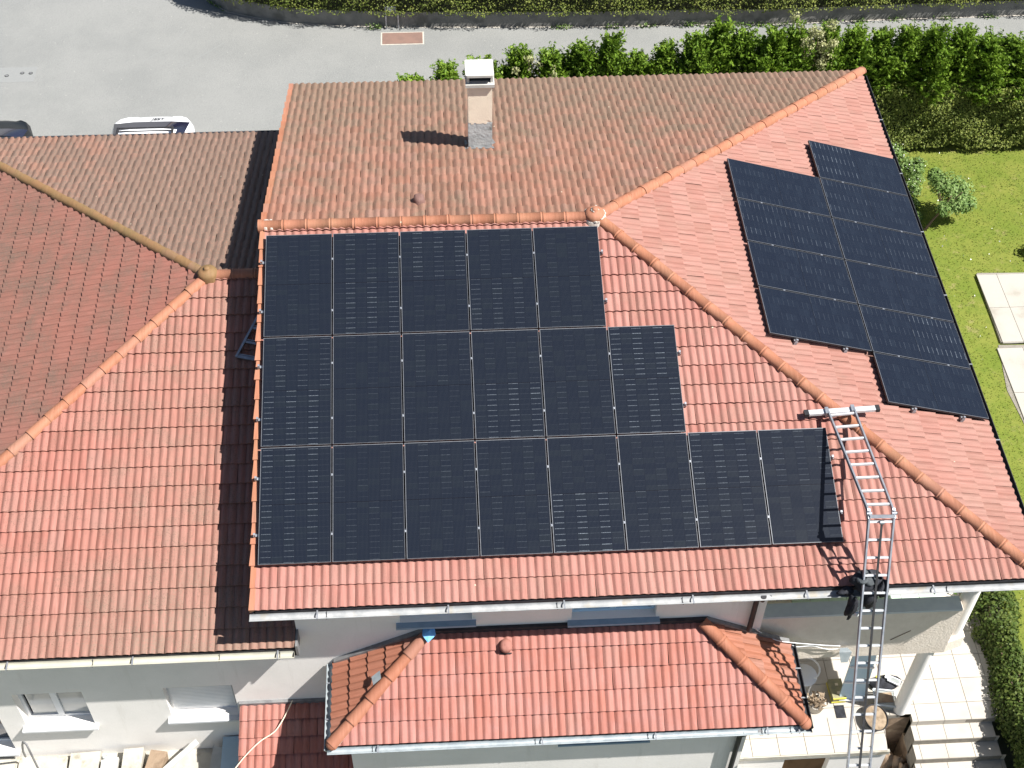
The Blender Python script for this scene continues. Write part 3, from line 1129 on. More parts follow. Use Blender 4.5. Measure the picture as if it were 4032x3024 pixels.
gutter(main, (-5.38, -6.095, -1.835), (6.02, -6.095, -1.855), .056, (0, -1, 0), 'white_gut', [.95 + 1.75 * i + (.1 if i % 2 else 0) for i in range(7)], [1.08, 4.35, 6.15, 10.0])
gutter(main, (6.105, -6.0, -1.86), (6.105, 6.02, -1.86), .058, (1, 0, 0), 'fascia', [1 + 1.6 * i for i in range(7)], [])  # black gutter, its shadow put into the dark colour
gutter(left, (-12.4, -6.10, -2.85), (-4.86, -6.10, -2.87), .058, (0, -1, 0), 'cream', [1.9, 3.4, 5.2, 7.3], [4.62, 6.45, 7.33])
az = -3.735
gutter(main, (-4.42, -7.232, az), (2.74, -7.232, az), .052, (0, -1, 0), 'zinc', [.74, 3.15, 4.83, 6.5, 6.97], [.66, 3.05, 4.72, 6.42, 6.85])
gutter(main, (-4.415, -7.22, az - .002), (-4.415, -5.79, az - .002), .045, (-1, 0, 0), 'zinc', [.5, 1.1], [])
gutter(main, (2.72, -7.22, az - .002), (2.72, -5.79, az - .002), .045, (1, 0, 0), 'fascia', [.5, 1.0], [])
# dark eave boards of the bay
m = MB()
m.box((-4.34, -7.178, az - .09), (2.64, -7.160, az + .02))
m.box((2.640, -7.17, az - .09), (2.658, -5.78, az + .02))
m.box((-4.358, -7.17, az - .09), (-4.341, -5.78, az + .02))
m.build('eave_board', 'fascia', main)
m = MB()
m.box((-4.33, -7.16, az - .085), (2.63, -5.78, az - .07))
m.build('bay_soffit', 'wall', main)
# flashings where the bay roof meets the wall
for sx, xx, nm in ((-1, -2.96, 'w'), (1, 1.26, 'e')):
    m = MB()
    m.bar((xx, WY - .035, -2.885), (xx + sx * 1.37, WY - .035, -2.885 - 1.37 * ak), .07, .10)
    m.build('flashing', 'greymet', main)
m = MB()
m.box((-2.98, WY - .06, -2.93), (1.28, WY - .003, -2.85))
m.build('flashing', 'fascia', main)
m = MB()
m.box((-5.94, WY - .05, -4.92), (-3.7, WY - .003, -4.80))
m.build('flashing', 'greymet', left)

# downpipes
m = MB()
m.tube([(1.95, -6.07, -1.88), (1.95, -6.05, -2.0), (1.95, -5.90, -2.15), (1.95, -5.85, -2.3), (1.95, -5.85, -3.16)], .042, 10)
m.build('downpipe', 'fascia', main)
m = MB()
m.tube([(2.02, -6.07, -1.90), (2.06, -5.9, -2.05)], .05, 10)
m.build('pipe_elbow', 'greymet', main)
m = MB()
m.tube([(1.76, -7.23, -3.79), (1.72, -7.18, -3.92), (1.72, -7.14, -4.05), (1.70, -7.14, GZ)], .040, 10)
m.build('downpipe', 'fascia', main)
m = MB()
m.tube([(1.98, -7.23, -3.78), (1.98, -7.16, -3.88)], .045, 10)
m.build('pipe_elbow', 'greymet', main)


# windows
def window(house, x0, x1, z0, z1, y, sash=2, sill=True, lab=None, blind=None, sillmat='white', frame='white', fw=.055, pane='glass'):
    m = MB()
    m.box((x0, y - .03, z0), (x0 + fw, y + .03, z1))
    m.box((x1 - fw, y - .03, z0), (x1, y + .03, z1))
    m.box((x0 + fw, y - .031, z0), (x1 - fw, y + .029, z0 + fw))
    m.box((x0 + fw, y - .031, z1 - fw), (x1 - fw, y + .029, z1))
    if sash == 2:
        c = (x0 + x1) / 2
        m.box((c - .05, y - .034, z0 + fw), (c + .05, y + .026, z1 - fw))
    wn = m.build('window', frame, house)
    if lab:
        wn['label'] = lab

    def sub(mm, nm, mat):
        o = mm.build(nm, mat, None)
        o.parent = wn
        return o
    n = 2 if sash == 2 else 1
    for i in range(n):
        a = x0 + fw + (x1 - x0 - 2 * fw) * i / n
        b = x0 + fw + (x1 - x0 - 2 * fw) * (i + 1) / n
        sub(MB().box((a + .04, y - .004, z0 + fw), (b - .04, y + .004, z1 - fw)), 'pane', pane)
    if blind:
        k0, k1, dz = blind
        z = k1
        while z > k0:
            sub(MB().box((x0 + .05, y - .062, z - dz + .006), (x1 - .05, y - .045, z)), 'slat', 'white')
            z -= dz
    if sill:
        sub(MB().box((x0 - .06, WY - .10, z0 - .05), (x1 + .06, y - .03, z0 - .005)), 'sill', sillmat)
    return wn


window(left, -9.36, -8.29, -5.30, -4.28, WY + .19, lab='two-pane white window with pale blinds behind the glass', pane='blindglass')
window(left, -7.05, -5.98, -5.22, -4.28, WY + .17, sash=1, lab='window with a half lowered white slatted shutter', blind=(-5.10, -4.30, .045))
window(left, -11.3, -9.72, -6.05, -4.28, WY + .19, lab='partly visible glazed door at the far left')
window(main, -3.30, -2.24, -2.66, -1.93, WY + .17, lab='white window under the eave, left one', sillmat='skylit_sill', frame='skylit_white', pane='skylit_white')
window(main, -.76, .50, -2.79, -1.93, WY + .17, lab='white window under the eave, right one', sillmat='skylit_sill', frame='skylit_white', pane='skylit_white')
m = MB()
m.box((-1.02, -7.17, -4.07), (.36, AY, -4.03))
m.box((-.96, -7.12, -4.03), (.30, AY, -3.93))
m.build('sill', 'skylit_sill', main)

# loggia: parapet, floor, columns
m = MB()
m.box((2.18, -5.65, -4.45), (5.32, -5.43, -3.17))
m.build('balcony_parapet', 'wall2', main)
m = MB()
m.box((2.18, -5.661, -3.185), (5.30, -5.42, -3.14))
m.build('parapet_coping', 'sill', main)
m = MB()
m.box((2.16, -5.27, -4.47), (5.55, -3.9, -4.22))
m.build('balcony_floor', 'wall2', main)
bf = MB()
x = 3.0
while x < 5.2:
    y = -5.22
    while y < -4.1:
        o = MB().box((x, y, -4.22), (x + .29, y + .29, -4.2)).build('floor_tile', 'greenpane', main)
        y += .3
    x += .3
m = MB()
m.cyl((5.47, -5.42, -4.45), .125, 2.58, 20)
m.build('column', 'wall', main)['label'] = 'upper round column at the balcony corner'
m = MB()
m.cyl((5.13, -5.50, LZ), .125, 2.15, 20)
m.build('column', 'wall', main)['label'] = 'lower round column standing on the terrace'
m = MB()
m.prism([(5.32, -5.65, -4.45), (5.62, -5.55, -4.45), (5.62, -5.2, -4.45), (5.32, -5.2, -4.45)], (0, 0, .30))
m.build('slab_edge', 'wall2', main)

# vents
def vent(house, s, u, v, mat, lab):
    m = MB()
    b = s.w(u, v, 0)
    M4 = s.mat4(u, v, .015, 0)
    vs, fs = [], []
    prof = [(.10, 0), (.098, .06), (.085, .105), (.05, .125), (0, .128)]
    n = 14
    for r, z in prof:
        for k in range(n):
            t = 2 * math.pi * k / n
            y = math.sin(t) * r * 1.1
            vs.append(M4 @ Vector((math.cos(t) * r, y, z + (.02 if y < 0 else 0))))
    for i in range(len(prof) - 1):
        for k in range(n):
            fs.append((i * n + k, i * n + (k + 1) % n, (i + 1) * n + (k + 1) % n, (i + 1) * n + k))
    m.add(vs, fs, 0, True)
    o = m.build('roof_vent', mat, house)
    o['label'] = lab
    mm = MB()
    mm.box((-.085, -.118, .012), (.085, -.10, .045), mat=M4)
    c = mm.build('opening', 'soot_and_vent_shade', None)  # dark block stands in for the shade inside the vent
    c.parent = o


M['ventclay'] = tile_mat('vent_clay', (.32, .17, .14), (.34, .18, .15), (.28, .2, .16), amt=.2, speck=.1)
vent(main, mN, 2.84, .70, 'ventclay', 'brown domed vent on the street side slope')
vent(main, aS, -1.75, .27, 'tileA', 'orange domed vent on the bay roof')

# blue plastic scrap and small grey foil at the bay hip
t = thing('plastic_sheet', 'crumpled blue plastic scrap at the top of the left bay hip', 'plastic scrap', (-2.88, -5.88, -2.8))
MB().add([(-2.97, -5.80, -2.76), (-2.80, -5.79, -2.74), (-2.78, -5.93, -2.79), (-2.90, -6.03, -2.83), (-2.98, -5.93, -2.78), (-2.88, -5.89, -2.73)],
         [(0, 1, 5), (1, 2, 5), (2, 3, 5), (3, 4, 5), (4, 0, 5)]).build('sheet', 'blue', t)
tag(MB().add([(-3.75, -6.35, -3.19), (-3.62, -6.30, -3.10), (-3.60, -6.44, -3.09), (-3.72, -6.50, -3.17)], [(0, 1, 2, 3)]).build('foil_scrap', 'zinc'), 'small crumpled grey foil scrap beside the left bay hip', 'foil')

# ------------------------------------------------------------ chimney
ch = thing('chimney', 'tall cream rendered chimney with a pale slab cap on the street side slope', 'chimney', (-1.73, 3.0, -.85))
m = MB()
m.box((-1.955, 2.79, -1.2), (-1.535, 3.15, -.24))
m.build('base_render', 'cement', ch)
m = MB()
m.box((-1.953, 2.793, -.24), (-1.537, 3.148, .56))
# ragged lower edge of the paint coat
for k in range(9):
    x = -1.953 + k * .0462
    m.box((x, 2.787, -.24 - random.uniform(.0, .035) + (.05 if k > 6 else 0)), (x + .0462, 2.794, .54))
m.build('shaft', 'chim', ch)
m = MB()
m.box((-1.995, 2.74, .54), (-1.50, 3.20, .60))
m.build('crown', 'conc', ch)
m = MB()
m.box((-1.975, 2.80, .60), (-1.93, 3.16, .755))
m.box((-1.565, 2.80, .60), (-1.52, 3.16, .755))
m.box((-1.93, 3.10, .601), (-1.565, 3.16, .755))
m.build('cap_supports', 'conc', ch)
MB().box((-1.92, 2.86, .605), (-1.575, 3.10, .66)).build('flue', 'soot_and_vent_shade', ch)
m = MB()
pr = []
for cx, cy, a0 in ((-1.54, 3.16, 0), (-1.965, 3.16, 90), (-1.965, 2.76, 180), (-1.54, 2.76, 270)):
    for k in range(4):
        a = R(a0 + k * 30)
        pr.append((cx + .03 * math.cos(a), cy + .03 * math.sin(a), .755))
m.prism(pr, (0, 0, .045))
m.build('cap_slab', 'conc', ch)
m = MB()
m.bar((-1.50, 2.76, -.80), (-1.50, 3.2, -.93), .06, .02)
m.bar((-1.99, 2.76, -.80), (-1.99, 3.2, -.93), .06, .02)
m.bar((-1.98, 2.765, -.79), (-1.51, 2.765, -.79), .05, .03)
m.build('flashing', 'greymet', ch)

# ------------------------------------------------------------ solar panels
TH = .13
PW, PH = CW - .022, RH - .022


def panel_parts(pv):
    m = MB()
    t, w2 = .035, .011
    m.box((0, 0, -t), (w2, PH, 0))
    m.box((PW - w2, 0, -t), (PW, PH, 0))
    m.box((w2, 0, -t), (PW - w2, w2, 0))
    m.box((w2, PH - w2, -t), (PW - w2, PH, 0))
    fr = m.mesh('frame', 'frame')
    m = MB()
    q = .0016  # thin light strips stand in for reflections on the black frame
    m.box((.001, PH - .010, 0.0005), (PW - .001, PH - .001, q))
    m.box((.001, .001, 0.0005), (.009, PH - .010, q))
    m.box((PW - .005, .001, 0.0005), (PW - .001, PH - .010, q))
    m.box((.009, .001, 0.0005), (PW - .005, .005, q))
    ed = m.mesh('frame_edge_glint', 'frame_edge_glint')
    m = MB()
    m.box((w2, w2, -.008), (PW - w2, PH - w2, -.002))
    gl = m.mesh('glass', pv)
    m = MB()
    m.box((w2, w2, -.03), (PW - w2, PH - w2, -.0085))
    bk = m.mesh('back_sheet', 'rubber')
    return fr, ed, gl, bk


MP = {'pvS': panel_parts('pvS'), 'pvE': panel_parts('pvE')}
ORD = ['first', 'second', 'third', 'fourth', 'fifth', 'sixth', 'seventh', 'eighth']


def panel(s, u, v_low, pv, lab, grp):
    mt = s.mat4(u + .011, v_low - .011, TH, 0)
    o = bpy.data.objects.new('solar_panel', None)
    COL.objects.link(o)
    o.matrix_basis = mt
    tag(o, lab, 'solar panel', grp)
    for nm, me in zip(('frame', 'frame_edge_glint', 'cell_glass', 'back_sheet'), MP[pv]):
        c = bpy.data.objects.new(nm, me)
        COL.objects.link(c)
        c.parent = o
    return o, mt


def clamp_on(o, x, y, me):
    c = bpy.data.objects.new('clamp', me)
    COL.objects.link(c)
    c.parent = o
    c.location = (x, y, 0)


clm = MB().box((-.011, -.016, -.02), (.011, .016, .003))
clm.cyl((0, 0, .003), .008, .006, 8)
CL = clm.mesh('clamp', 'aludark')
rown = ['top', 'middle', 'bottom']
for r, n in enumerate(SROWS):
    for c in range(n):
        nth = 'leftmost' if c == 0 else ('rightmost' if c == n - 1 else ORD[c] + ' from the left')
        o, mt = panel(mS, AX0 + c * CW, AS0 + (r + 1) * RH, 'pvS', 'black solar panel, %s row of the front slope, %s of %s' % (rown[r], nth, {5: 'five', 6: 'six', 8: 'eight'}[n]), 'solar panels on the front slope')
        if c < n - 1:
            for yy in (.42, 1.33):
                clamp_on(o, PW + .011, yy, CL)
for c, (a, b) in enumerate((E0R, E1R)):
    n = b - a
    for r in range(a, b):
        i = r - a
        nth = 'farthest' if i == 0 else ('nearest' if i == n - 1 else ORD[i] + ' from the top')
        o, mt = panel(mE, EY0 - (r + 1) * CW, ET0 + (c + 1) * RH, 'pvE', 'black solar panel, %s column on the right slope, %s of %s' % (('inner', 'outer')[c], nth, {4: 'four', 6: 'six'}[n]), 'solar panels on the right slope')
        if r > a:
            for yy in (.42, 1.33):
                clamp_on(o, PW + .011, yy, CL)


def rail(s, p, q, lab, ends=(1, 1), grp='mounting rails under the solar panels'):
    """p,q = (u,v)"""
    a, b = s.w(*p, TH - .075), s.w(*q, TH - .075)
    t = thing('mounting_rail', lab, 'rail', tuple(a), grp)
    MB().bar(a, b, .04, .045, up=s.N).build('profile', 'alu', t)
    d = (b - a).normalized()
    for e, pt, sg in ((ends[0], a, -1), (ends[1], b, 1)):
        if e:
            MB().bar(pt, pt + d * sg * .012, .05, .085, up=s.N).build('end_cap', 'alu', t)
            pp = pt - d * sg * .022 + s.N * .06
            MB().bar(pp, pp + d * sg * .03, .035, .05, up=s.N).build('end_clamp', 'alu', t)
            g_ = pt + d * (-sg) * .06 - s.N * .055
            MB().bar(g_ - s.N * .03, g_ + s.N * .03, .03, .03, up=s.V).build('hook', 'alu', t)


for r, n in enumerate(SROWS):
    for k, fr in enumerate((.26, .74)):
        v = AS0 + (r + fr) * RH
        rail(mS, (AX0 - .06, v), (AX0 + n * CW + .035, v), 'aluminium rail under the %s half of the %s panel row, its ends poking out' % (('upper', 'lower')[k], rown[r]))
for c, (a, b) in enumerate((E0R, E1R)):
    for k, fr in enumerate((.26, .74)):
        v = ET0 + (c + fr) * RH
        rail(mE, (EY0 - b * CW - .05, v), (EY0 - a * CW - .0, v), 'aluminium rail under the %s side of the %s column on the right slope' % (('inner', 'outer')[k], ('inner', 'outer')[c]), (1, 0))

# ------------------------------------------------------------ ladder hoist
ld = thing('ladder', 'tall aluminium ladder rising past the eave and bending over onto the roof', 'ladder', (2.78, -12.3, GZ))
RW = .355
Hl, Hr = Vector((3.350, -5.545, -.675)), Vector((3.710, -5.545, -.69))
Tl, Tr = Vector((3.22, -3.50, -.86)), Vector((3.62, -3.47, -.86))
low = Vector((-.075, -.78, -1.0))
n_ = 8.4
Bl, Br = Hl + low * n_, Hr + Vector((-.085, -.78, -1.0)) * n_
upn = (Hr - Hl).cross(Tl - Hl).normalized()
if upn.z < 0:
    upn = -upn
for a, b in ((Hl, Tl + (Tl - Hl).normalized() * .05), (Hr, Tr + (Tr - Hr).normalized() * .05)):
    MB().bar(a, b, .024, .06, up=upn).build('upper_rail', 'alu', ld)
nr = 8
for i in range(1, nr + 1):
    t = (i - .35) / (nr + .05)
    a, b = Hl.lerp(Tl, t), Hr.lerp(Tr, t)
    MB().bar(a, b, .032, .028, up=upn).build('rung', 'rung', ld)
lown = (Hr - Hl).cross(low).normalized()
if lown.y > 0:
    lown = -lown
for a, b in ((Hl, Bl), (Hr, Br)):
    MB().bar(a, b, .024, .06, up=lown).build('lower_rail', 'alu', ld)
L = (Bl - Hl).length
k = .12
while k < L - .1:
    t = k / L
    a, b = Hl.lerp(Bl, t), Hr.lerp(Br, t)
    MB().bar(a, b, .030, .026, up=lown).build('rung', 'rung', ld)
    k += .262
# hoist belt down the middle, hinge brackets, head beam
a, b = (Hl + Hr) / 2 + lown * .0, (Bl + Br) / 2
MB().bar(a + (b - a).normalized() * .12 + lown * .04, b + lown * .04, .032, .012, up=lown).build('hoist_belt', 'rubber', ld)
for p in (Hl, Hr):
    m = MB()
    m.bar(p + Vector((0, .08, .0)), p + low.normalized() * .08, .036, .085, up=upn)
    m.tube([p + Vector((-.035, 0, 0)), p + Vector((.035, 0, 0))], .026, 10)
    m.build('hinge', 'alu', ld)
MB().bar(Hl + low.normalized() * .035 + lown * .03, Hr + low.normalized() * .035 + lown * .03, .045, .035, up=lown).build('head_bar', 'alu', ld)
m = MB()
cc = (Hl + Hr) / 2 + low.normalized() * .12
m.tube([cc + Vector((-.03, 0, 0)) + lown * .04, cc + Vector((.03, 0, 0)) + lown * .04], .03, 10)
m.build('pulley', 'alu', ld)
bar_a, bar_b = Vector((2.86, -3.52, -.885)), Vector((4.02, -3.47, -.885))
dd = (bar_b - bar_a).normalized()
m = MB()
m.bar(bar_a + dd * .07, bar_b - dd * .06, .085, .045)
m.build('cross_beam', 'rung', ld)
MB().bar(bar_a, bar_a + dd * .07, .10, .06).build('beam_foot', 'rubber', ld)
MB().bar(bar_b - dd * .06, bar_b, .10, .06).build('beam_foot', 'rubber', ld)
for p in (Tl, Tr):
    MB().box((p.x - .045, p.y - .07, -.92), (p.x - .005, p.y + .05, -.83)).build('beam_bracket', 'aludark', ld)


# jacket hung over the ladder at the eave
def lump(c, sx, sy, sz, seed, n=18, amp=.35):
    m = MB()
    vs, fs = [], []
    rg = random.Random(seed)
    ph_ = [(rg.uniform(1, 4), rg.uniform(0, 6.28), rg.uniform(1, 4)) for _ in range(5)]
    rows = 12
    for i in range(rows + 1):
        th_ = math.pi * i / rows
        for k in range(n):
            f_ = 2 * math.pi * k / n
            r = 1 + amp * sum(math.sin(a * f_ + b + c_ * th_) for a, b, c_ in [(round(x), y, z) for x, y, z in ph_]) / 3
            vs.append((c[0] + sx * r * math.sin(th_) * math.cos(f_), c[1] + sy * r * math.sin(th_) * math.sin(f_), c[2] + sz * r * math.cos(th_)))
    for i in range(rows):
        for k in range(n):
            fs.append((i * n + k, (i + 1) * n + k, (i + 1) * n + (k + 1) % n, i * n + (k + 1) % n))
    m.add(vs, fs, 0, True)
    return m


jk = thing('jacket', 'black and grey work jacket hung over the ladder at the gutter', 'jacket', (3.35, -6.25, -1.75))
lump((3.36, -6.07, -1.56), .23, .15, .13, 3, amp=.3).build('body', 'blackfab', jk)
lump((3.58, -6.12, -1.66), .11, .13, .15, 9, amp=.3).build('hood', 'blackfab', jk)
lump((3.19, -6.26, -1.96), .075, .09, .22, 5, amp=.4).build('sleeve', 'blackfab', jk)
lump((3.44, -6.20, -1.84), .11, .08, .20, 6, amp=.35).build('sleeve', 'blackfab', jk)
lump((3.10, -6.13, -1.74), .10, .07, .06, 8, amp=.35).build('cuff', 'blackfab', jk)
lump((3.34, -6.10, -1.47), .10, .12, .06, 11, amp=.5).build('lining', 'greyfab', jk)
lump((3.24, -6.40, -1.93), .03, .03, .06, 12, amp=.3).build('label_tag', 'white', jk)

# aluminium ladder lying in the shade on the neighbour roof
l2 = thing('roof_ladder', 'dull ladder lying in the shade under the left roof edge', 'ladder', (-5.6, -1.2, -1.35))
nL = Vector((0, -SP, CP))
a0, a1 = Vector((-5.49, -.80, -1.185)), Vector((-5.83, -1.52, -1.395))
d = (a1 - a0).normalized()
side = d.cross(nL).normalized()
if side.x < 0:
    side = -side
side = Vector((.97, -.22, -.065)).normalized()
MB().bar(a0 - d * .2, a1, .035, .05, up=nL).build('rail', 'aludark', l2)
MB().bar(a0 - d * .2 + side * .42, a1 + side * .42, .035, .05, up=nL).build('rail', 'aludark', l2)
for t in (-.02, .26, .53, .80):
    p = a1 - d * (t + .04)
    MB().bar(p, p + side * .42, .04 if t > 0 else .05, .025, up=nL).build('rung', 'aludark', l2)
    MB().bar(p - d * .045, p - d * .045 + side * .42, .015, .012, up=nL).build('rung_lip', 'alu', l2)

# ------------------------------------------------------------ terrace
ter = thing('terrace', 'cream tiled terrace at the right below the balcony', 'terrace', (3.3, -5, LZ))
MB().prism([(1.86, -6.25, LZ - .012), (4.74, -6.25, LZ - .012), (4.82, -5.62, LZ - .012), (5.13, -5.60, LZ - .012), (5.30, -5.60, LZ - .012), (5.30, -5.73, LZ - .012), (6.95, -5.76, LZ - .012), (7.2, -2.6, LZ - .012), (7.2, 3.0, LZ - .012), (1.86, 3.0, LZ - .012)], (0, 0, -.10)).build('base', 'grout', ter)


def slab_grid(parent, poly_hps, x0, x1, y0, y1, z, sx, sy, ox, oy, skipf=None, th=.012, mat='slab', name='tile', gap=.005):
    i = 0
    x = ox
    while x > x0:
        x -= sx
    while x < x1:
        y = oy
        while y > y0:
            y -= sy
        while y < y1:
            p = [(x + gap, y + gap, 0), (x + sx - gap, y + gap, 0), (x + sx - gap, y + sy - gap, 0), (x + gap, y + sy - gap, 0)]
            for hp in poly_hps + [(-1, 0, -x0), (1, 0, x1), (0, -1, -y0), (0, 1, y1)]:
                p = clip(p, hp)
                if len(p) < 3:
                    break
            if len(p) >= 3 and not (skipf and skipf(x + sx / 2, y + sy / 2)):
                MB().prism([(q[0], q[1], z - th + random.uniform(0, .0015)) for q in p], (0, 0, th)).build(name, mat, parent)
            y += sy
        x += sx


# left part of the terrace (under the balcony) and right part beside the steps
slab_grid(ter, [(1, -.12, 4.74 + .12 * 6.25)], 1.86, 4.90, -6.25, -5.60, LZ, .465, .465, 4.30, -5.93)
slab_grid(ter, [(1, 0, 6.93)], 1.86, 6.95, -5.60, -3.95, LZ, .465, .465, 5.86 - .465, -5.42)
slab_grid(ter, [(1, .085, 6.92 - .085 * 5.7)], 5.30, 7.0, -5.73, -5.60, LZ, .465, .465, 5.86, -5.42)
slab_grid(ter, [(1, 0, 7.0)], 5.4, 7.0, -3.95, -2.6, LZ, .465, .465, 5.86 - .465, -5.42)
# terrace front
m = MB()
m.box((1.86, -6.27, LZ - .12), (4.78, -6.22, LZ - .014))
m.build('edge_course', 'rubble', ter)
m = wall_y(-6.23, 1.86, 4.76, GZ - .2, LZ - .12, [(3.02, 3.80, GZ - .2, LZ - .22)], .2)
m.poly([(4.76, -6.23, GZ), (4.82, -5.62, GZ), (4.82, -5.62, LZ - .12), (4.76, -6.23, LZ - .12)])
m.build('front_wall', 'wall', ter)
MB().box((3.02, -6.10, GZ), (3.80, -6.05, LZ - .22)).build('door', 'wood', ter)

# steps
stp = thing('steps', 'cream tiled outdoor steps descending at the lower right corner', 'steps', (6, -6.3, -7.2))
z = LZ
y = -5.735
xl = 5.29
for i in range(7):
    y2 = y - .275
    xr = [6.72, 6.78, 6.86, 6.92, 6.97, 7.0, 7.0][i]
    m = MB()
    z2 = z - .15
    m.box((xl, y2 - .02, z2 - .5), (xr, y + .01, z2 - .012))
    m.build('tread_base', 'grout', stp)
    # risers and treads as separate tiles
    x = xl
    xs = [xl, xl + .10] + [5.86 - .465 + .465 * k for k in range(1, 5)]
    xs = [xl, 5.395 if i % 2 == 0 else 5.40, 5.86, 6.325, 6.79, 7.2]
    for a, b in zip(xs[:-1], xs[1:]):
        b = min(b, xr)
        if b - a < .03:
            continue
        MB().box((a + .004, y2, z2 - .012), (b - .004, y - .004, z2)).build('tile', 'slab', stp)
        MB().box((a + .004, y - .012, z2 + .001), (b - .004, y + .004, z - .001 if i else z - .001)).build('riser_tile', 'slab', stp)
    y, z = y2, z2

# stone lined pit between terrace and steps
pit = MB()
pit.box((4.70, -9, GZ - .1), (5.34, -5.55, -8.15))
struct(pit.build('pit_floor', 'stone'))
pw = MB()
pw.poly([(4.82, -5.60, GZ), (5.32, -5.60, GZ), (5.32, -5.60, LZ - .02), (4.82, -5.60, LZ - .02)])
struct(pw.build('pit_wall', 'stone'))
bnk = MB()
bnk.box((5.30, -9, GZ), (5.36, -5.62, -7.25))
struct(bnk.build('pit_side', 'stone'))
STN = [(4.95, -5.98, -7.55, .22), (5.16, -6.05, -7.5, .16), (5.04, -6.28, -7.75, .20), (5.22, -6.42, -7.75, .15), (4.90, -6.45, -7.95, .20), (5.10, -6.60, -8.0, .22), (5.20, -6.2, -7.4, .10)]
for i, (x, y, z, s_) in enumerate(STN):
    o = lump((x, y, z), s_ * .8, s_ * .6, s_ * 1.1, 40 + i, n=8, amp=.3).build('stone', 'stone')
    tag(o, ['topmost rough brown stone in the pit beside the steps', 'brown stone against the steps side near the pit top', 'brown stone in the middle of the pit', 'small brown stone low against the steps', 'brown stone low at the terrace side of the pit', 'largest brown stone at the bottom of the pit', 'smallest brown stone wedged high in the pit'][i], 'stone', 'brown stones in the pit')

# garden paving at the right
gp = thing('garden_paving', 'raised cream slab paving on the lawn at the right edge', 'paving', (9.5, 3, LZ))
MB().prism([(9.34, 2.90, LZ), (13, 2.78, LZ), (13, 4.88, LZ), (9.40, 5.0, LZ)], (0, 0, .055)).build('base', 'grout', gp)
MB().prism([(9.28, 2.86, LZ), (9.10, 1.6, LZ), (9.18, .8, LZ), (9.25, -1.2, LZ), (13, -1.2, LZ), (13, 2.74, LZ)], (0, 0, .012)).build('base', 'grout', gp)
slab_grid(gp, [], 9.37, 13, 2.86, 4.94, LZ + .072, 1.0, 1.02, 9.37 + .45, 2.88, th=.02, name='slab', gap=.005, mat='slab2')
slab_grid(gp, [], 9.22, 13, -1.2, 2.76, LZ + .035, 1.0, 1.25, 9.22 + .55, .25, th=.03, name='slab', gap=.006, mat='slab2')

# things standing on the terrace
t = thing('toolbox', 'dusty green grey case with a yellow rim on the terrace tiles', 'case', (4.07, -5.15, LZ))
RZ = Matrix.Translation((4.08, -5.14, LZ)) @ Matrix.Rotation(.04, 4, 'Z')
MB().box((-.115, -.19, .02), (.115, .19, .16), mat=RZ).build('body', 'crate', t)
m = MB()
m.box((-.125, -.20, .02), (.125, -.19, .05), mat=RZ)
m.box((-.125, -.19, .02), (-.115, .19, .05), mat=RZ)
m.box((-.115, -.20, .13), (.115, -.185, .165), mat=RZ)
m.build('rim', 'yellow', t)
for yy in (-.08, .08):
    MB().box((-.02, yy - .025, .16), (.03, yy + .02, .172), mat=RZ).build('latch', 'cream_rail', t)
t = tag(MB().box((4.00, -5.62, LZ), (4.17, -5.38, LZ + .012)).build('floor_mat', 'blackfab'), 'small dark scrap of mat in front of the dusty case', 'mat')

t = thing('tub', 'rectangular grey plastic tub beside the lower column', 'tub', (4.88, -5.36, LZ))
m = MB()
m.prism([(4.70, -5.46, LZ), (5.0, -5.52, LZ), (5.04, -5.26, LZ), (4.72, -5.2, LZ)], (0, 0, .16))
m.build('body', 'greyplastic', t)
m = MB()
for a, b in (((4.68, -5.48), (5.02, -5.54)), ((5.02, -5.54), (5.06, -5.24)), ((5.06, -5.24), (4.70, -5.18)), ((4.70, -5.18), (4.68, -5.48))):
    m.bar((*a, LZ + .165), (*b, LZ + .165), .025, .02)
m.build('rim', 'sill', t)
MB().box((4.72, -5.45, LZ + .161), (5.0, -5.26, LZ + .167)).build('contents', 'stone', t)
t = thing('tool_bag', 'open black tool bag on the terrace near the lower column', 'bag', (5.0, -5.02, LZ))
lump((4.95, -5.02, LZ + .07), .30, .14, .09, 21, amp=.22).build('body', 'blackfab', t)
t = thing('radio', 'white and grey worksite device lying on the black bag', 'device', (5.1, -5.03, LZ + .17))
mt = Matrix.Translation((5.10, -5.05, LZ + .165)) @ Matrix.Rotation(-.55, 4, 'Z')
MB().box((-.11, -.06, 0), (.11, .06, .03), mat=mt).build('housing', 'white', t)
MB().box((-.065, -.04, .03), (.09, .04, .034), mat=mt).build('screen', 'greyplastic', t)
MB().box((-.17, -.03, 0), (-.11, .05, .04), mat=mt).build('handle', 'white', t)
tag(MB().box((4.80, -4.98, LZ + .14), (4.87, -4.94, LZ + .19)).build('yellow_tape', 'yellow'), 'small bright yellow tape roll on the black bag', 'tape')

t = thing('planter_tub', 'round dark tub filled with dry soil standing by the ladder', 'planter', (4.63, -5.72, LZ))
MB().lathe((4.63, -5.72, LZ), [(.10, 0), (.15, .02), (.20, .16), (.205, .17), (.19, .17), (.185, .145)], 22, sy=1.25).build('tub', 'rubber', t)
m = MB().lathe((4.63, -5.72, LZ), [(.188, .148), (.12, .158), (0, .16)], 22, sy=1.25)
m.build('soil', 'bed', t)
t = thing('board', 'rounded pale blue board leaning behind the ladder', 'board', (4.3, -5.1, LZ))
m = MB()
pts = []
for k in range(13):
    a = math.pi * k / 12
    pts.append((.20 * math.cos(a), 1.12 + .26 * math.sin(a)))
pts = [(.22, .0)] + pts + [(-.22, 0)]
M4 = Matrix.Translation((4.30, -5.32, LZ + .05)) @ Matrix.Rotation(R(-14), 4, 'X') @ Matrix.Rotation(R(5), 4, 'Y')
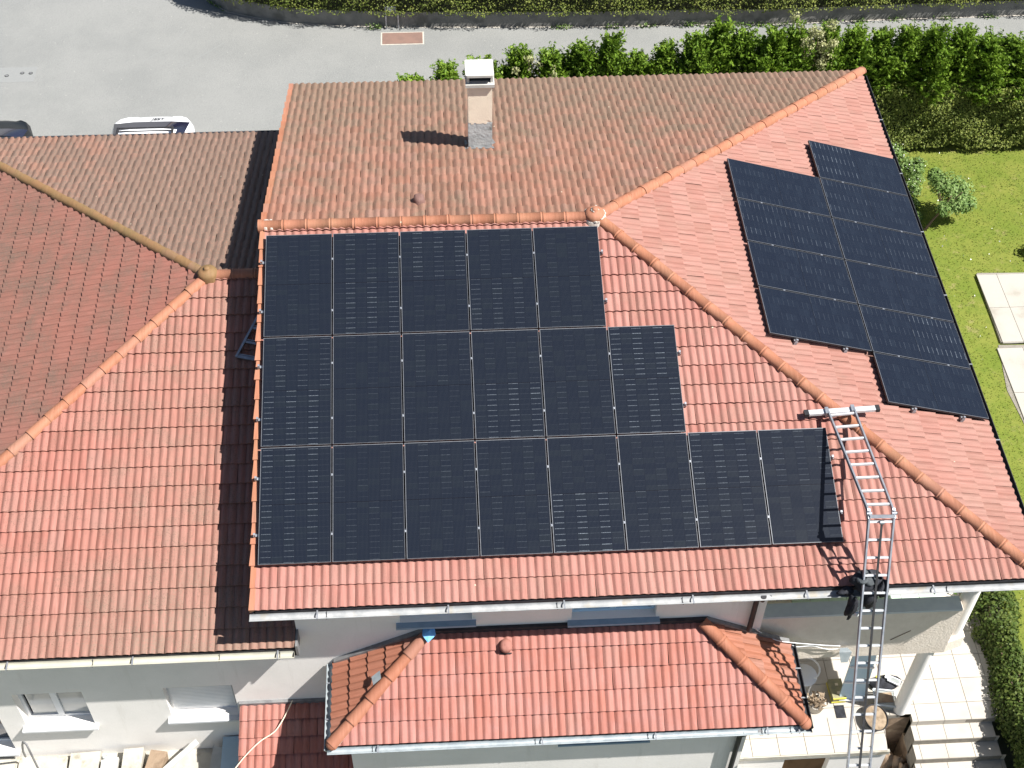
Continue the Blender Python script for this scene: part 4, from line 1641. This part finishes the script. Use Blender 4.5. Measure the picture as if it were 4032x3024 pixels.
m.prism([M4 @ Vector((a, 0, b)) for a, b in pts], tuple(M4.to_3x3() @ Vector((0, .035, 0))))
m.build('panel', 'blueplastic', t)
m = MB()
for hgt in (.02, .45, .82):
    m.bar(M4 @ Vector((-.22, -.01, hgt)), M4 @ Vector((.22, -.01, hgt)), .03, .03)
m.build('battens', 'white', t)
t = thing('garden_chair', 'white curved garden chair half hidden by the bay gutter', 'chair', (3.52, -4.95, LZ))
m = MB()
m.lathe((3.50, -4.98, LZ + .36), [(.20, 0), (.22, .03), (.21, .05), (0, .03)], 16)
m.build('seat', 'white', t)
m = MB()
pp = [(3.50 + .22 * math.cos(a), -4.98 + .22 * math.sin(a), LZ + .62) for a in [R(k * 20 - 60) for k in range(13)]]
m.tube(pp, .016, 8)
m.build('backrest', 'white', t)
for a in (40, 130, 220, 310):
    x, y = 3.50 + .17 * math.cos(R(a)), -4.98 + .17 * math.sin(R(a))
    MB().cyl((x, y, LZ), .014, .37, 8).build('leg', 'white', t)
t = thing('plant_pot', 'pale round pot holding a withered brown plant', 'plant pot', (3.66, -5.36, LZ))
MB().lathe((3.66, -5.40, LZ), [(.09, 0), (.13, .02), (.15, .2), (.16, .21), (.13, .2), (.12, .17), (0, .17)], 18).build('pot', 'slab', t)


def leaves(n, fpos, size, name, mat, parent=None, up=.0, aspect=2.0, quad=True, droop=0):
    """n small leaf faces; fpos(rng,n)-> positions (n,3), normals (n,3) or None"""
    Pp, Nn = fpos(n)
    n = len(Pp)
    if Nn is None:
        Nn = rng.normal(size=(n, 3))
    Nn = Nn + rng.normal(size=(n, 3)) * .55
    Nn[:, 2] += up
    Nn /= np.linalg.norm(Nn, axis=1)[:, None] + 1e-9
    t = rng.normal(size=(n, 3))
    A = np.cross(Nn, t)
    A /= np.linalg.norm(A, axis=1)[:, None] + 1e-9
    B = np.cross(Nn, A)
    s = size * rng.uniform(.55, 1.3, size=(n, 1))
    v0 = Pp - A * s * aspect / 2
    v1 = Pp + B * s / 2 + Nn * s * .12
    v2 = Pp + A * s * aspect / 2
    v3 = Pp - B * s / 2 + Nn * s * .12
    V = np.stack([v0, v1, v2, v3], 1).reshape(-1, 3)
    me = bpy.data.meshes.new(name)
    me.vertices.add(n * 4)
    me.vertices.foreach_set('co', V.astype(np.float32).ravel())
    me.loops.add(n * 4)
    me.loops.foreach_set('vertex_index', np.arange(n * 4, dtype=np.int32))
    me.polygons.add(n)
    me.polygons.foreach_set('loop_start', np.arange(0, n * 4, 4, dtype=np.int32))
    me.polygons.foreach_set('loop_total', np.full(n, 4, dtype=np.int32))
    at = me.attributes.new('trnd', 'FLOAT', 'POINT')
    at.data.foreach_set('value', np.repeat(rng.random(n), 4).astype(np.float32))
    me.materials.append(M[mat])
    me.update()
    me.validate()
    if parent == 'mesh':
        return me
    return link(name, me, parent)


leaves(160, lambda n: (np.array([3.66, -5.40, LZ + .27]) + rng.normal(size=(n, 3)) * np.array([.07, .07, .05]), None), .05, 'withered_leaves', 'bed', bpy.data.objects['plant_pot'])
fl = thing('floodlight', 'small wall floodlight under the balcony beside the ladder', 'lamp', (3.62, -5.7, -4.15))
m = MB()
m.add([(3.52, -5.80, -4.05), (3.72, -5.80, -4.05), (3.68, -5.86, -4.26), (3.57, -5.86, -4.26), (3.56, -5.70, -4.08), (3.68, -5.70, -4.08), (3.66, -5.74, -4.22), (3.58, -5.74, -4.22)],
      [(0, 1, 2, 3), (4, 7, 6, 5), (0, 4, 5, 1), (1, 5, 6, 2), (2, 6, 7, 3), (3, 7, 4, 0)])
m.build('housing', 'zinc', fl)
MB().bar((3.62, -5.72, -4.2), (3.62, -5.66, -4.3), .03, .03).build('arm', 'greymet', fl)


def cable(pts, r, lab, mat='white', sub=6, name='cable'):
    P_ = [Vector(p) for p in pts]
    out = []
    for i in range(len(P_) - 1):
        p0, p1, p2, p3 = P_[max(i - 1, 0)], P_[i], P_[i + 1], P_[min(i + 2, len(P_) - 1)]
        for k in range(sub):
            t = k / sub
            out.append(.5 * ((2 * p1) + (-p0 + p2) * t + (2 * p0 - 5 * p1 + 4 * p2 - p3) * t * t + (-p0 + 3 * p1 - 3 * p2 + p3) * t ** 3))
    out.append(P_[-1])
    return tag(MB().tube(out, r, 6).build(name, mat), lab, 'cable')


cable([(2.06, -5.83, -3.18), (2.25, -5.80, -3.42), (2.45, -5.86, -3.50), (2.72, -5.84, -3.62), (3.0, -5.72, -3.88), (3.3, -5.70, -3.98), (3.55, -5.70, -4.02)], .008, 'upper white cable strung from the bay corner to the floodlight')
cable([(2.70, -5.86, -3.66), (2.85, -5.74, -3.92), (3.1, -5.70, -3.98), (3.35, -5.70, -4.10), (3.6, -5.69, -4.12)], .007, 'lower white cable looping below the other towards the floodlight')
cable([(2.74, -5.84, -3.75), (2.82, -5.75, -3.98), (2.78, -5.74, -4.1), (2.84, -5.72, -4.02)], .006, 'small curled cable end hanging below the bay corner', 'greyfab')
cable([(-5.10, -5.80, -4.80), (-5.20, -6.02, -4.84), (-5.36, -6.25, -4.92), (-5.6, -6.40, -4.965), (-5.82, -6.60, -5.03), (-5.98, -6.78, -5.10)], .010, 'loose cream cord lying over the small lower roof', 'cream_rail')
tag(MB().bar((4.35, -5.656, -3.98), (4.62, -5.656, -3.72), .012, .006, up=(0, 1, 0)).build('wall_hook', 'stone'), 'thin rusty rod fixed to the balcony face', 'rod')

# ------------------------------------------------------------ left yard
yd = thing('yard_ledge', 'rough stained concrete ledge at the foot of the left wall', 'ledge', (-9, -6, -6.3))
lx = [(-12.3, -9.72), (-9.72, -8.88), (-8.88, -8.40), (-8.40, -7.9), (-7.9, -7.2)]
MB().box((-12.5, -7.2, GZ), (-6.3, WY - .003, -6.33)).build('ledge_base', 'rubble', yd)
for i, (a, b, c, d_, h) in enumerate(((-9.70, -8.92, -6.9, -5.85, .07), (-12.2, -9.76, -6.9, -5.80, .05), (-8.86, -8.38, -6.35, -5.80, .13), (-8.86, -8.40, -6.9, -6.38, .10), (-8.33, -8.06, -6.9, -5.95, .19), (-7.98, -7.66, -6.9, -5.82, .23))):
    MB().prism([(a, c, -6.33), (b + random.uniform(-.03, .03), c, -6.33), (b, d_, -6.33), (a, d_ - random.uniform(0, .04), -6.33)], (0, 0, h)).build('slab', 'rubble' if i != 4 else 'conc', yd)
tag(MB().prism([(-7.65, -6.4, -6.33), (-7.40, -6.5, -6.33), (-7.28, -5.95, -6.33), (-7.55, -5.90, -6.33)], (.02, .02, .26)).build('paving_block', 'stone'), 'tilted brown and white block leaning at the wall foot', 'block')
tag(MB().prism([(-6.55, -6.5, -6.33), (-6.28, -6.5, -6.33), (-6.32, -5.95, -6.33), (-6.50, -5.9, -6.33)], (0, 0, .34)).build('white_post', 'conc'), 'short white block standing near the shadow edge', 'block')
tag(MB().bar((-7.3, -6.3, -6.05), (-6.75, -5.86, -5.9), .10, .02).build('plank', 'conc'), 'pale plank leaning on the wall foot', 'plank')
for k in range(16):
    x, y = random.uniform(-9.6, -7.0), random.uniform(-6.6, -5.86)
    lump((x, y, -6.28), random.uniform(.03, .09), random.uniform(.03, .07), random.uniform(.03, .07), 70 + k, n=7, amp=.3).build('rubble_piece', random.choice(['rubble', 'cement', 'conc']), yd)
t = thing('blue_cabinet', 'pale blue grey cabinet top under the small lower roof', 'cabinet', (-6.1, -6.3, -7))
MB().box((-6.32, -6.6, -7.5), (-5.85, -5.82, -5.93)).build('body', 'sill', t)
MB().box((-6.34, -6.62, -5.93), (-5.83, -5.80, -5.90)).build('top', 'blueplastic', t)
hp_ = thing('hose_pipe', 'bent grey metal pipe loop standing at the lower left corner', 'pipe', (-9.2, -6.25, -6.3))
pp = [(-9.52, -5.95, -5.98), (-9.45, -6.05, -5.60), (-9.34, -6.16, -5.18), (-9.28, -6.2, -5.0), (-9.22, -6.24, -4.99), (-9.205, -6.27, -5.15), (-9.20, -6.3, -5.8), (-9.20, -6.32, -6.4)]
MB().tube(pp, .017, 8).build('tube', 'greymet', hp_)


# ------------------------------------------------------------ cars
def car(name, lab, cx, yn, L, Wd, hz, paint, rack=False, roof_h=1.45, hood=(.70, .98, .5)):
    """car facing north, nose at yn; stations along y with half width, sill and top heights"""
    c = thing(name, lab, 'car', (cx, yn - L / 2, SZ))
    hl, hh, ws = hood
    st_ = [  # (distance from nose, half width at belt, half width top, top z)
        (0.00, .24, .16, .66), (.04, .44, .34, .78), (.12, .62, .50, hh - .10), (.26, .77, .64, hh - .04), (hl, .86, .74, hh + .02), (hl + .05, .875, .74, hh + .06),
        (hl + ws, .875, .62, roof_h - .04), (hl + ws + .3, .875, .60, roof_h), (L * .6, .875, .60, roof_h), (L * .85, .87, .58, roof_h - .06), (L * .96, .84, .60, 1.0), (L, .74, .60, .62)]
    k = Wd / 1.75
    m = MB()
    ring = []
    for dd_, wb, wt, zt in st_:
        y = yn - dd_
        zb = min(.88, zt - .04)
        pts = [(-wb * .93, .22), (-wb, .50), (-wb * .995, zb * .93), (-(wb + wt) / 2, (zb + zt) / 2 + .02), (-wt, zt - .035), (-wt * .55, zt - .004), (0, zt)]
        pts = pts + [(-a, b) for a, b in pts[-2::-1]]
        ring.append([(cx + a * k, y, SZ + b) for a, b in pts])
    nn_ = len(ring[0])
    vs = [p for r_ in ring for p in r_]
    fs = []
    gf = []
    for i in range(len(ring) - 1):
        for j in range(nn_ - 1):
            f = (i * nn_ + j, i * nn_ + j + 1, (i + 1) * nn_ + j + 1, (i + 1) * nn_ + j)
            glass = (i == 5 and 3 <= j <= 8) or (6 <= i <= 8 and j in (3, 8)) or (i == 9 and 4 <= j <= 7)
            (gf if glass else fs).append(f)
    m.add(vs, fs, 0, True)
    m.add(ring[0], [tuple(range(nn_))], 0)
    m.add(ring[-1], [tuple(range(nn_))], 0)
    m.build('body', paint, c)
    m2 = MB()
    m2.add(vs, gf, 0, True)
    m2.build('windows', 'carglass', c)
    for sx in (-1, 1):
        for yy in (yn - .72, yn - L + .7):
            w_ = MB()
            w_.tube([(cx + sx * .70 * k, yy, SZ + .3), (cx + sx * .885 * k, yy, SZ + .3)], .30, 20)
            w_.build('wheel', 'rubber', c)
        mm = lump((cx + sx * .98 * k, yn - 1.35, SZ + .92), .10, .06, .07, 3, n=10, amp=.05)
        mm.build('mirror', paint, c)
        MB().box((cx + sx * .50 * k - .10, yn - .10, SZ + .60), (cx + sx * .50 * k + .10, yn - .0, SZ + .72)).build('headlight', 'glass', c)
    if rack:
        rz = SZ + roof_h
        rk = MB()
        y0, y1 = yn - hl - ws - .10, yn - L * .75
        for sx in (-1, 1):
            rk.bar((cx + sx * .58, y0, rz + .07), (cx + sx * .58, y1, rz + .07), .045, .045)
        rr = rk.build('roof_rack', 'rubber', c)
        n2 = 9
        for i in range(n2):
            yy = y0 - .02 - i * (y0 - y1) / n2 * .55
            o = MB().bar((cx - .60, yy, rz + .085), (cx + .60, yy, rz + .085), .022, .02).build('crossbar', 'rubber', None)
            o.parent = rr
    return c


wc = car('parked_car', 'white car parked on the street behind the left roof, with black roof bars', -8.72, 8.60, 3.9, 1.78, 0, 'carwhite', True, 1.28, (.44, .94, .60))
# bold dark lettering strip on the bonnet
def letters(txt, cx, y, z, size, tilt, mat, parent, name='lettering'):
    cu = bpy.data.curves.new(name, 'FONT')
    cu.body = txt
    cu.size = size
    cu.shear = .25
    cu.extrude = .002
    cu.offset = .003
    cu.align_x = 'CENTER'
    cu.align_y = 'CENTER'
    tmp = bpy.data.objects.new('tmp', cu)
    COL.objects.link(tmp)
    bpy.context.view_layer.update()
    me = bpy.data.meshes.new_from_object(tmp)
    me.name = name
    bpy.data.objects.remove(tmp)
    me.materials.clear()
    me.materials.append(M[mat])
    o = link(name, me, parent)
    o.matrix_basis = Matrix.Translation((cx, y, z)) @ Matrix.Rotation(tilt, 4, 'X') @ Matrix.Rotation(0, 4, 'Z')
    return o


letters('JEST', -8.62, 8.27, SZ + .935, .15, R(-10), 'rubber', wc)
car('parked_car', 'black car at the left picture edge behind the left roof', -12.2, 8.55, 4.0, 1.80, 0, 'carblack', False, 1.34, (.55, .98, .6))

# ------------------------------------------------------------ vegetation
def conifer_mesh(seed, H=2.2, Rb=.55, n=420):
    """several leaning leaders, each clad in flat feathery sprays"""
    rg = np.random.default_rng(seed)
    Ps, Ns = [], []
    leads = [(0, 0, H)] + [(rg.uniform(-.3, .3), rg.uniform(-.2, .2), H * rg.uniform(.62, .93)) for _ in range(4)]
    for i in range(n):
        lx, ly, lh = leads[rg.integers(0, 5)] if i % 3 else leads[0]
        z = lh * rg.uniform(.12, 1.0) ** .8
        f = 1 - (z / lh) ** 2.4
        r = Rb * .62 * (f * rg.uniform(.5, 1.1) + .05)
        a = rg.uniform(0, 2 * math.pi)
        d = np.array([math.cos(a), math.sin(a), rg.uniform(.5, 1.5) + z / lh])
        d /= np.linalg.norm(d)
        tt_ = z / lh
        base = np.array([lx * tt_ + math.cos(a) * r * .7, ly * tt_ + math.sin(a) * r * .7, z - .12])
        L = rg.uniform(.16, .40)
        k = 13
        side = np.cross(d, rg.normal(size=3))
        side /= np.linalg.norm(side)
        curl = rg.normal(size=3) * .05
        for j in range(k):
            t = j / k
            sp = (1 - t) * .075 + .010
            for s in (-1, 1):
                Ps.append(base + d * L * t + curl * t * t + side * s * sp + rg.normal(size=3) * .008)
                Ns.append(np.cross(d, side) + np.array([0, 0, .3]))
    return np.array(Ps), np.array(Ns)


con_me = []
for sd_i in range(4):
    pn = conifer_mesh(100 + sd_i, H=[2.0, 2.3, 1.8, 2.15][sd_i])
    con_me.append(leaves(len(pn[0]), lambda n, pn=pn: pn, .036, 'crown', 'conifer', 'mesh', aspect=2.4))
tr_me = MB().tube([(0, 0, 0), (.01, 0, .8), (0, .02, 1.5)], .045, 7, r2=.012).mesh('trunk', 'trunk')
ctops = [(-3.0, -4.10), (-2.25, -3.80), (-1.35, -3.75), (-.6, -3.45), (.1, -3.55), (.85, -3.35), (1.45, -3.2), (2.05, -3.55), (2.7, -3.45), (3.3, -3.2), (3.9, -3.0), (4.5, -3.15), (5.1, -3.05), (5.65, -3.1), (6.5, -3.45), (7.1, -3.4), (7.75, -3.6), (8.3, -3.45), (8.95, -3.5), (9.6, -3.4), (10.2, -3.65), (10.9, -3.75), (11.6, -3.8), (12.3, -3.7)]
words = ['first', 'second', 'third', 'fourth', 'fifth', 'sixth', 'seventh', 'eighth', 'ninth', 'tenth', 'eleventh', 'twelfth', 'thirteenth', 'fourteenth', 'fifteenth', 'sixteenth', 'seventeenth', 'eighteenth', 'nineteenth', 'twentieth', 'twenty-first', 'twenty-second', 'twenty-third', 'twenty-fourth']
for i, (x, zt) in enumerate(ctops):
    v = i % 4
    hgt = zt - SZ + .05
    base_h = [2.0, 2.3, 1.8, 2.15][v]
    y = (9.35 if x < 6.2 else 9.62) + random.uniform(-.12, .15)
    zb = SZ - .05
    o = bpy.data.objects.new('conifer', None)
    COL.objects.link(o)
    o.location = (x, y, zb)
    o.rotation_euler = (0, 0, random.uniform(0, 6.28))
    sc = hgt / base_h
    o.scale = (1.25 + random.uniform(-.15, .35), 1.15, sc * (1.0 if x < 6.2 else 1.06))
    tag(o, 'bright green conifer in the hedge behind the roof, %s from the left' % words[i], 'conifer', 'conifers in the hedge row')
    for nm, me in (('crown', con_me[v]), ('trunk', tr_me)):
        c = bpy.data.objects.new(nm, me)
        COL.objects.link(c)
        c.parent = o


def shell_hedge(path, z0, z1, depth, thick=.12):
    """leaf positions on the south face and top of a clipped hedge following path"""
    def f(n):
        seg = [(Vector(path[i]), Vector(path[i + 1])) for i in range(len(path) - 1)]
        Ls = np.array([(b - a).length for a, b in seg])
        pr = Ls / Ls.sum()
        idx = rng.choice(len(seg), size=n, p=pr)
        t = rng.random(n)
        A = np.array([[s[0].x, s[0].y] for s in seg])[idx]
        B = np.array([[s[1].x, s[1].y] for s in seg])[idx]
        T = (B - A) / (np.linalg.norm(B - A, axis=1)[:, None])
        Nn = np.stack([T[:, 1], -T[:, 0]], 1)   # outward (south)
        XY = A + (B - A) * t[:, None]
        face = rng.random(n) < (z1 - z0) / (z1 - z0 + depth)
        z = np.where(face, z0 + (z1 - z0) * rng.random(n), z1)
        inn = np.where(face, 0, depth * rng.random(n))
        bump = .05 * np.sin(XY[:, 0] * 3.1 + z * 4) + .04 * np.sin(XY[:, 0] * 7.3 - z * 9)
        off = rng.normal(size=n) * thick * .35 + bump
        XY = XY - Nn * inn[:, None] + Nn * np.where(face, off, 0)[:, None]
        z = z + np.where(face, 0, off)
        N3 = np.zeros((n, 3))
        N3[face, :2] = Nn[face]
        N3[~face, 2] = 1
        N3[face, 2] = .9
        return np.stack([XY[:, 0], XY[:, 1], z], 1), N3
    return f


uh = thing('clipped_hedge', 'long dark clipped hedge on top of the far garden wall', 'hedge', (3, 13.4, SZ + .4))
hp = [tuple(p) for p in offset(edge, -.15)][1:]
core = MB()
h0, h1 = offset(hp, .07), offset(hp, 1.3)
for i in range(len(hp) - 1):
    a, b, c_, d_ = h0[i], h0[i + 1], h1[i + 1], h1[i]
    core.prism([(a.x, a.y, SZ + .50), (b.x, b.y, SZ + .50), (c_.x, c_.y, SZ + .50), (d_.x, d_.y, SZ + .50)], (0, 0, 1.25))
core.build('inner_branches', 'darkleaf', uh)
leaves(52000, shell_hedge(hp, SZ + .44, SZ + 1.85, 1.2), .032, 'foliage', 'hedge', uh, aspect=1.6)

rh = thing('clipped_hedge', 'tall clipped hedge face between the lawn and the conifers at right', 'hedge', (10, 9.2, LZ))
hp = [(6.6, 9.32), (8.0, 9.26), (10.0, 9.22), (13.8, 9.15)]
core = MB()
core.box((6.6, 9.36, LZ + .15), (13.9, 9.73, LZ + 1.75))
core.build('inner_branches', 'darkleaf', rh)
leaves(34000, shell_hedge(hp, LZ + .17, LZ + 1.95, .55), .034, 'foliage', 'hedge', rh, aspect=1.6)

# shrub border right of the terrace
sb = thing('shrub_border', 'dense glossy green shrub border between the terrace steps and the lawn', 'shrub', (7.2, -5.2, LZ))


def border(n):
    y = rng.uniform(-8.2, -3.05, n)
    xc = 7.18 + .04 * np.sin(y * 2.1) + np.where(y > -4.1, .08, 0)
    wv = .40 + .10 * np.sin(y * 3.3 + 1)
    hv = .62 + .12 * np.sin(y * 2.7)
    a = rng.uniform(0, math.pi, n)
    rr = rng.uniform(.75, 1.05, n)
    x = xc + np.cos(a) * wv * rr
    z = LZ - .05 + np.sin(a) * hv * rr
    N3 = np.stack([np.cos(a), np.zeros(n), np.sin(a)], 1)
    keep = ~((rng.random(n) < .6) & (np.abs(y + 3.95) < .13))
    return np.stack([x, y, z], 1)[keep], N3[keep]


leaves(17000, border, .042, 'foliage', 'shrub', sb, aspect=1.5)
cm = MB()
for k in range(26):
    y = -8.1 + k * .195
    cm.tube([(7.18, y, LZ - .1), (7.18 + random.uniform(-.25, .25), y + random.uniform(-.1, .1), LZ + .45)], .012, 5)
cm.build('stems', 'trunk', sb)
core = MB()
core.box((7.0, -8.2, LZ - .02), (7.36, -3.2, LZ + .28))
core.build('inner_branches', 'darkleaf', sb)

# small tree on the lawn
tt = thing('small_tree', 'small leafy young tree on the lawn beside the roof corner', 'tree', (8.7, 6.55, LZ))
MB().tube([(8.62, 6.5, LZ), (8.75, 6.55, LZ + .25), (8.95, 6.65, LZ + .45), (9.1, 6.7, LZ + .8)], .035, 7, r2=.012).build('trunk', 'trunk', tt)
m = MB()
for a in range(7):
    an = a * .9
    m.tube([(8.95, 6.65, LZ + .45), (9.02 + .3 * math.cos(an), 6.75 + .3 * math.sin(an), LZ + .8 + .05 * a)], .014, 5)
m.build('branch', 'trunk', tt)
cl = [(9.1, 6.95, LZ + .9, .36), (9.4, 7.0, LZ + .75, .30), (9.5, 6.7, LZ + .6, .22), (8.85, 7.0, LZ + .95, .24), (9.2, 6.6, LZ + .7, .24), (8.9, 6.5, LZ + .65, .18), (8.85, 7.35, LZ + .9, .17), (9.3, 6.75, LZ + .55, .2)]


def blob(cl):
    def f(n):
        i = rng.integers(0, len(cl), n)
        C_ = np.array([c[:3] for c in cl])[i]
        r = np.array([c[3] for c in cl])[i]
        d = rng.normal(size=(n, 3))
        d /= np.linalg.norm(d, axis=1)[:, None]
        return C_ + d * (r * rng.uniform(.3, 1.08, n))[:, None], d
    return f


leaves(5200, blob(cl), .042, 'crown', 'tree', tt, aspect=1.9, up=.8)
ws_ = thing('flowering_shrub', 'low shrub with pale flowers between the lawn tree and the clipped hedge', 'shrub', (8.6, 8.7, LZ))
cl2 = [(8.55, 8.55, LZ + .25, .28), (8.75, 8.15, LZ + .22, .24), (8.4, 8.9, LZ + .3, .25), (8.6, 7.75, LZ + .15, .22), (8.95, 8.6, LZ + .15, .2), (8.5, 7.3, LZ + .1, .16), (8.5, 6.9, LZ + .05, .12)]
leaves(3000, blob(cl2), .045, 'foliage', 'tree', ws_, aspect=1.8, up=.4)
leaves(130, blob([(c[0], c[1], c[2] + .06, c[3]) for c in cl2[:5]]), .035, 'flowers', 'petal_w', ws_, aspect=1)['kind'] = 'stuff'
for (x, y, s_, lab) in ((11.1, 4.2, .16, 'small dark green tuft above the paving at the right edge'),):
    q = thing('garden_plant', lab, 'plant', (10.75, 5.6, LZ))
    leaves(420, blob([(10.75, 5.6, LZ + .12, .20), (10.95, 5.35, LZ + .15, .2)]), .05, 'foliage', 'shrub', q, aspect=2.2)

# pale variegated shrubs in the hedge
vs1 = thing('variegated_shrub', 'tall pale yellow variegated shrub rising from the hedge near the roof corner', 'shrub', (6.3, 9.45, SZ))
cl3 = [(6.0 + random.gauss(0, .28), 9.4 + random.gauss(0, .15), -3.35 + random.gauss(0, .25), .14) for _ in range(16)] + [(6.35, 9.3, -3.75, .25), (5.9, 9.4, -3.7, .22)]
leaves(2600, blob(cl3), .038, 'foliage', 'pale', vs1, aspect=1.5)
m = MB()
for c in cl3:
    m.tube([(6.2, 9.45, SZ), (c[0], c[1], c[2])], .008, 5)
m.build('stems', 'trunk', vs1)
vs2 = thing('variegated_shrub', 'wispy pale shrub between the conifers right of the chimney', 'shrub', (-.1, 9.35, SZ))
cl4 = [(-.1 + random.gauss(0, .3), 9.25 + random.gauss(0, .1), -3.65 + random.gauss(0, .2), .10) for _ in range(9)]
leaves(520, blob(cl4), .036, 'foliage', 'pale', vs2, aspect=1.5)
m = MB()
for c in cl4:
    m.tube([(-.1, 9.35, SZ), (c[0], c[1], c[2])], .006, 5)
m.build('stems', 'trunk', vs2)

# grass blades, small flowers, weeds
def lawn_pts(n):
    x = rng.uniform(6.3, 12.6, n)
    y = rng.uniform(-8.5, 9.2, n)
    k = (x > 6.3 + np.clip((y + 8) * .0, 0, 1))
    pave = (x > 9.2) & (y > -1.2) & (y < 5.0)
    ter_ = (x < 7.35) & (y < -2.6)
    k &= ~pave & ~ter_
    x, y = x[k], y[k]
    P3 = np.stack([x, y, np.full(len(x), LZ + .012)], 1)
    N3 = np.stack([rng.normal(size=len(x)), rng.normal(size=len(x)), np.full(len(x), .25)], 1)
    return P3, N3


o = leaves(42000, lawn_pts, .014, 'grass_blades', 'grass', None, aspect=2.8)
tag(o, 'short sunlit lawn grass', 'grass', kind='stuff')
o = leaves(260, lambda n: (lambda P3: (P3[0] + np.array([0, 0, .03]), None))(lawn_pts(n)), .035, 'daisies', 'petal_w', None, aspect=1.0)
tag(o, 'scattered small white daisies in the lawn', 'flowers', kind='stuff')


def ypts(n):
    return np.stack([rng.normal(7.25, .16, n), rng.normal(-2.75, .35, n), LZ + rng.uniform(.1, .3, n)], 1), None


o = leaves(90, ypts, .045, 'yellow_flowers', 'petal_y', None, aspect=1.0)
tag(o, 'yellow flowers in the bed at the terrace corner', 'flowers', kind='stuff')
o = leaves(1500, lambda n: (np.stack([rng.normal(7.2, .2, n), rng.normal(-2.75, .4, n), LZ + rng.uniform(0, .22, n)], 1), None), .04, 'flower_bed_leaves', 'tree', None)
tag(o, 'green leaves of the flower bed at the terrace corner', 'ground cover', kind='stuff')
o = leaves(1200, lambda n: (np.stack([rng.uniform(6.95, 7.6, n), rng.uniform(-7.6, -6.3, n), LZ - .1 + rng.uniform(0, .25, n)], 1), None), .04, 'border_weeds', 'tree', None)
tag(o, 'bright weeds below the shrub border', 'ground cover', kind='stuff')
o = leaves(70, lambda n: (np.stack([rng.uniform(6.95, 7.6, n), rng.uniform(-7.6, -6.3, n), LZ + rng.uniform(.1, .2, n)], 1), None), .045, 'border_flowers', 'petal_y', None, aspect=1)
tag(o, 'yellow flowers below the shrub border', 'flowers', kind='stuff')


def wallweeds(n):
    c = rng.choice([-8.0, -3.9, .7, 1.9, 2.8, 3.9, 4.4, 5.1, 5.6, 6.3, 7.4, 8.2, 9.1, 10.4, 11.5], n)
    x = c + rng.normal(size=n) * .12
    ye = np.interp(x, [e[0] for e in edge], [e[1] for e in edge])
    return np.stack([x, ye - .05 - np.abs(rng.normal(size=n)) * .05, SZ + rng.uniform(0, .12, n)], 1), None


o = leaves(700, wallweeds, .035, 'wall_weeds', 'tree', None, aspect=2.2)
tag(o, 'weeds along the foot of the far garden wall', 'weeds', kind='stuff')
print('objects', len(bpy.data.objects))
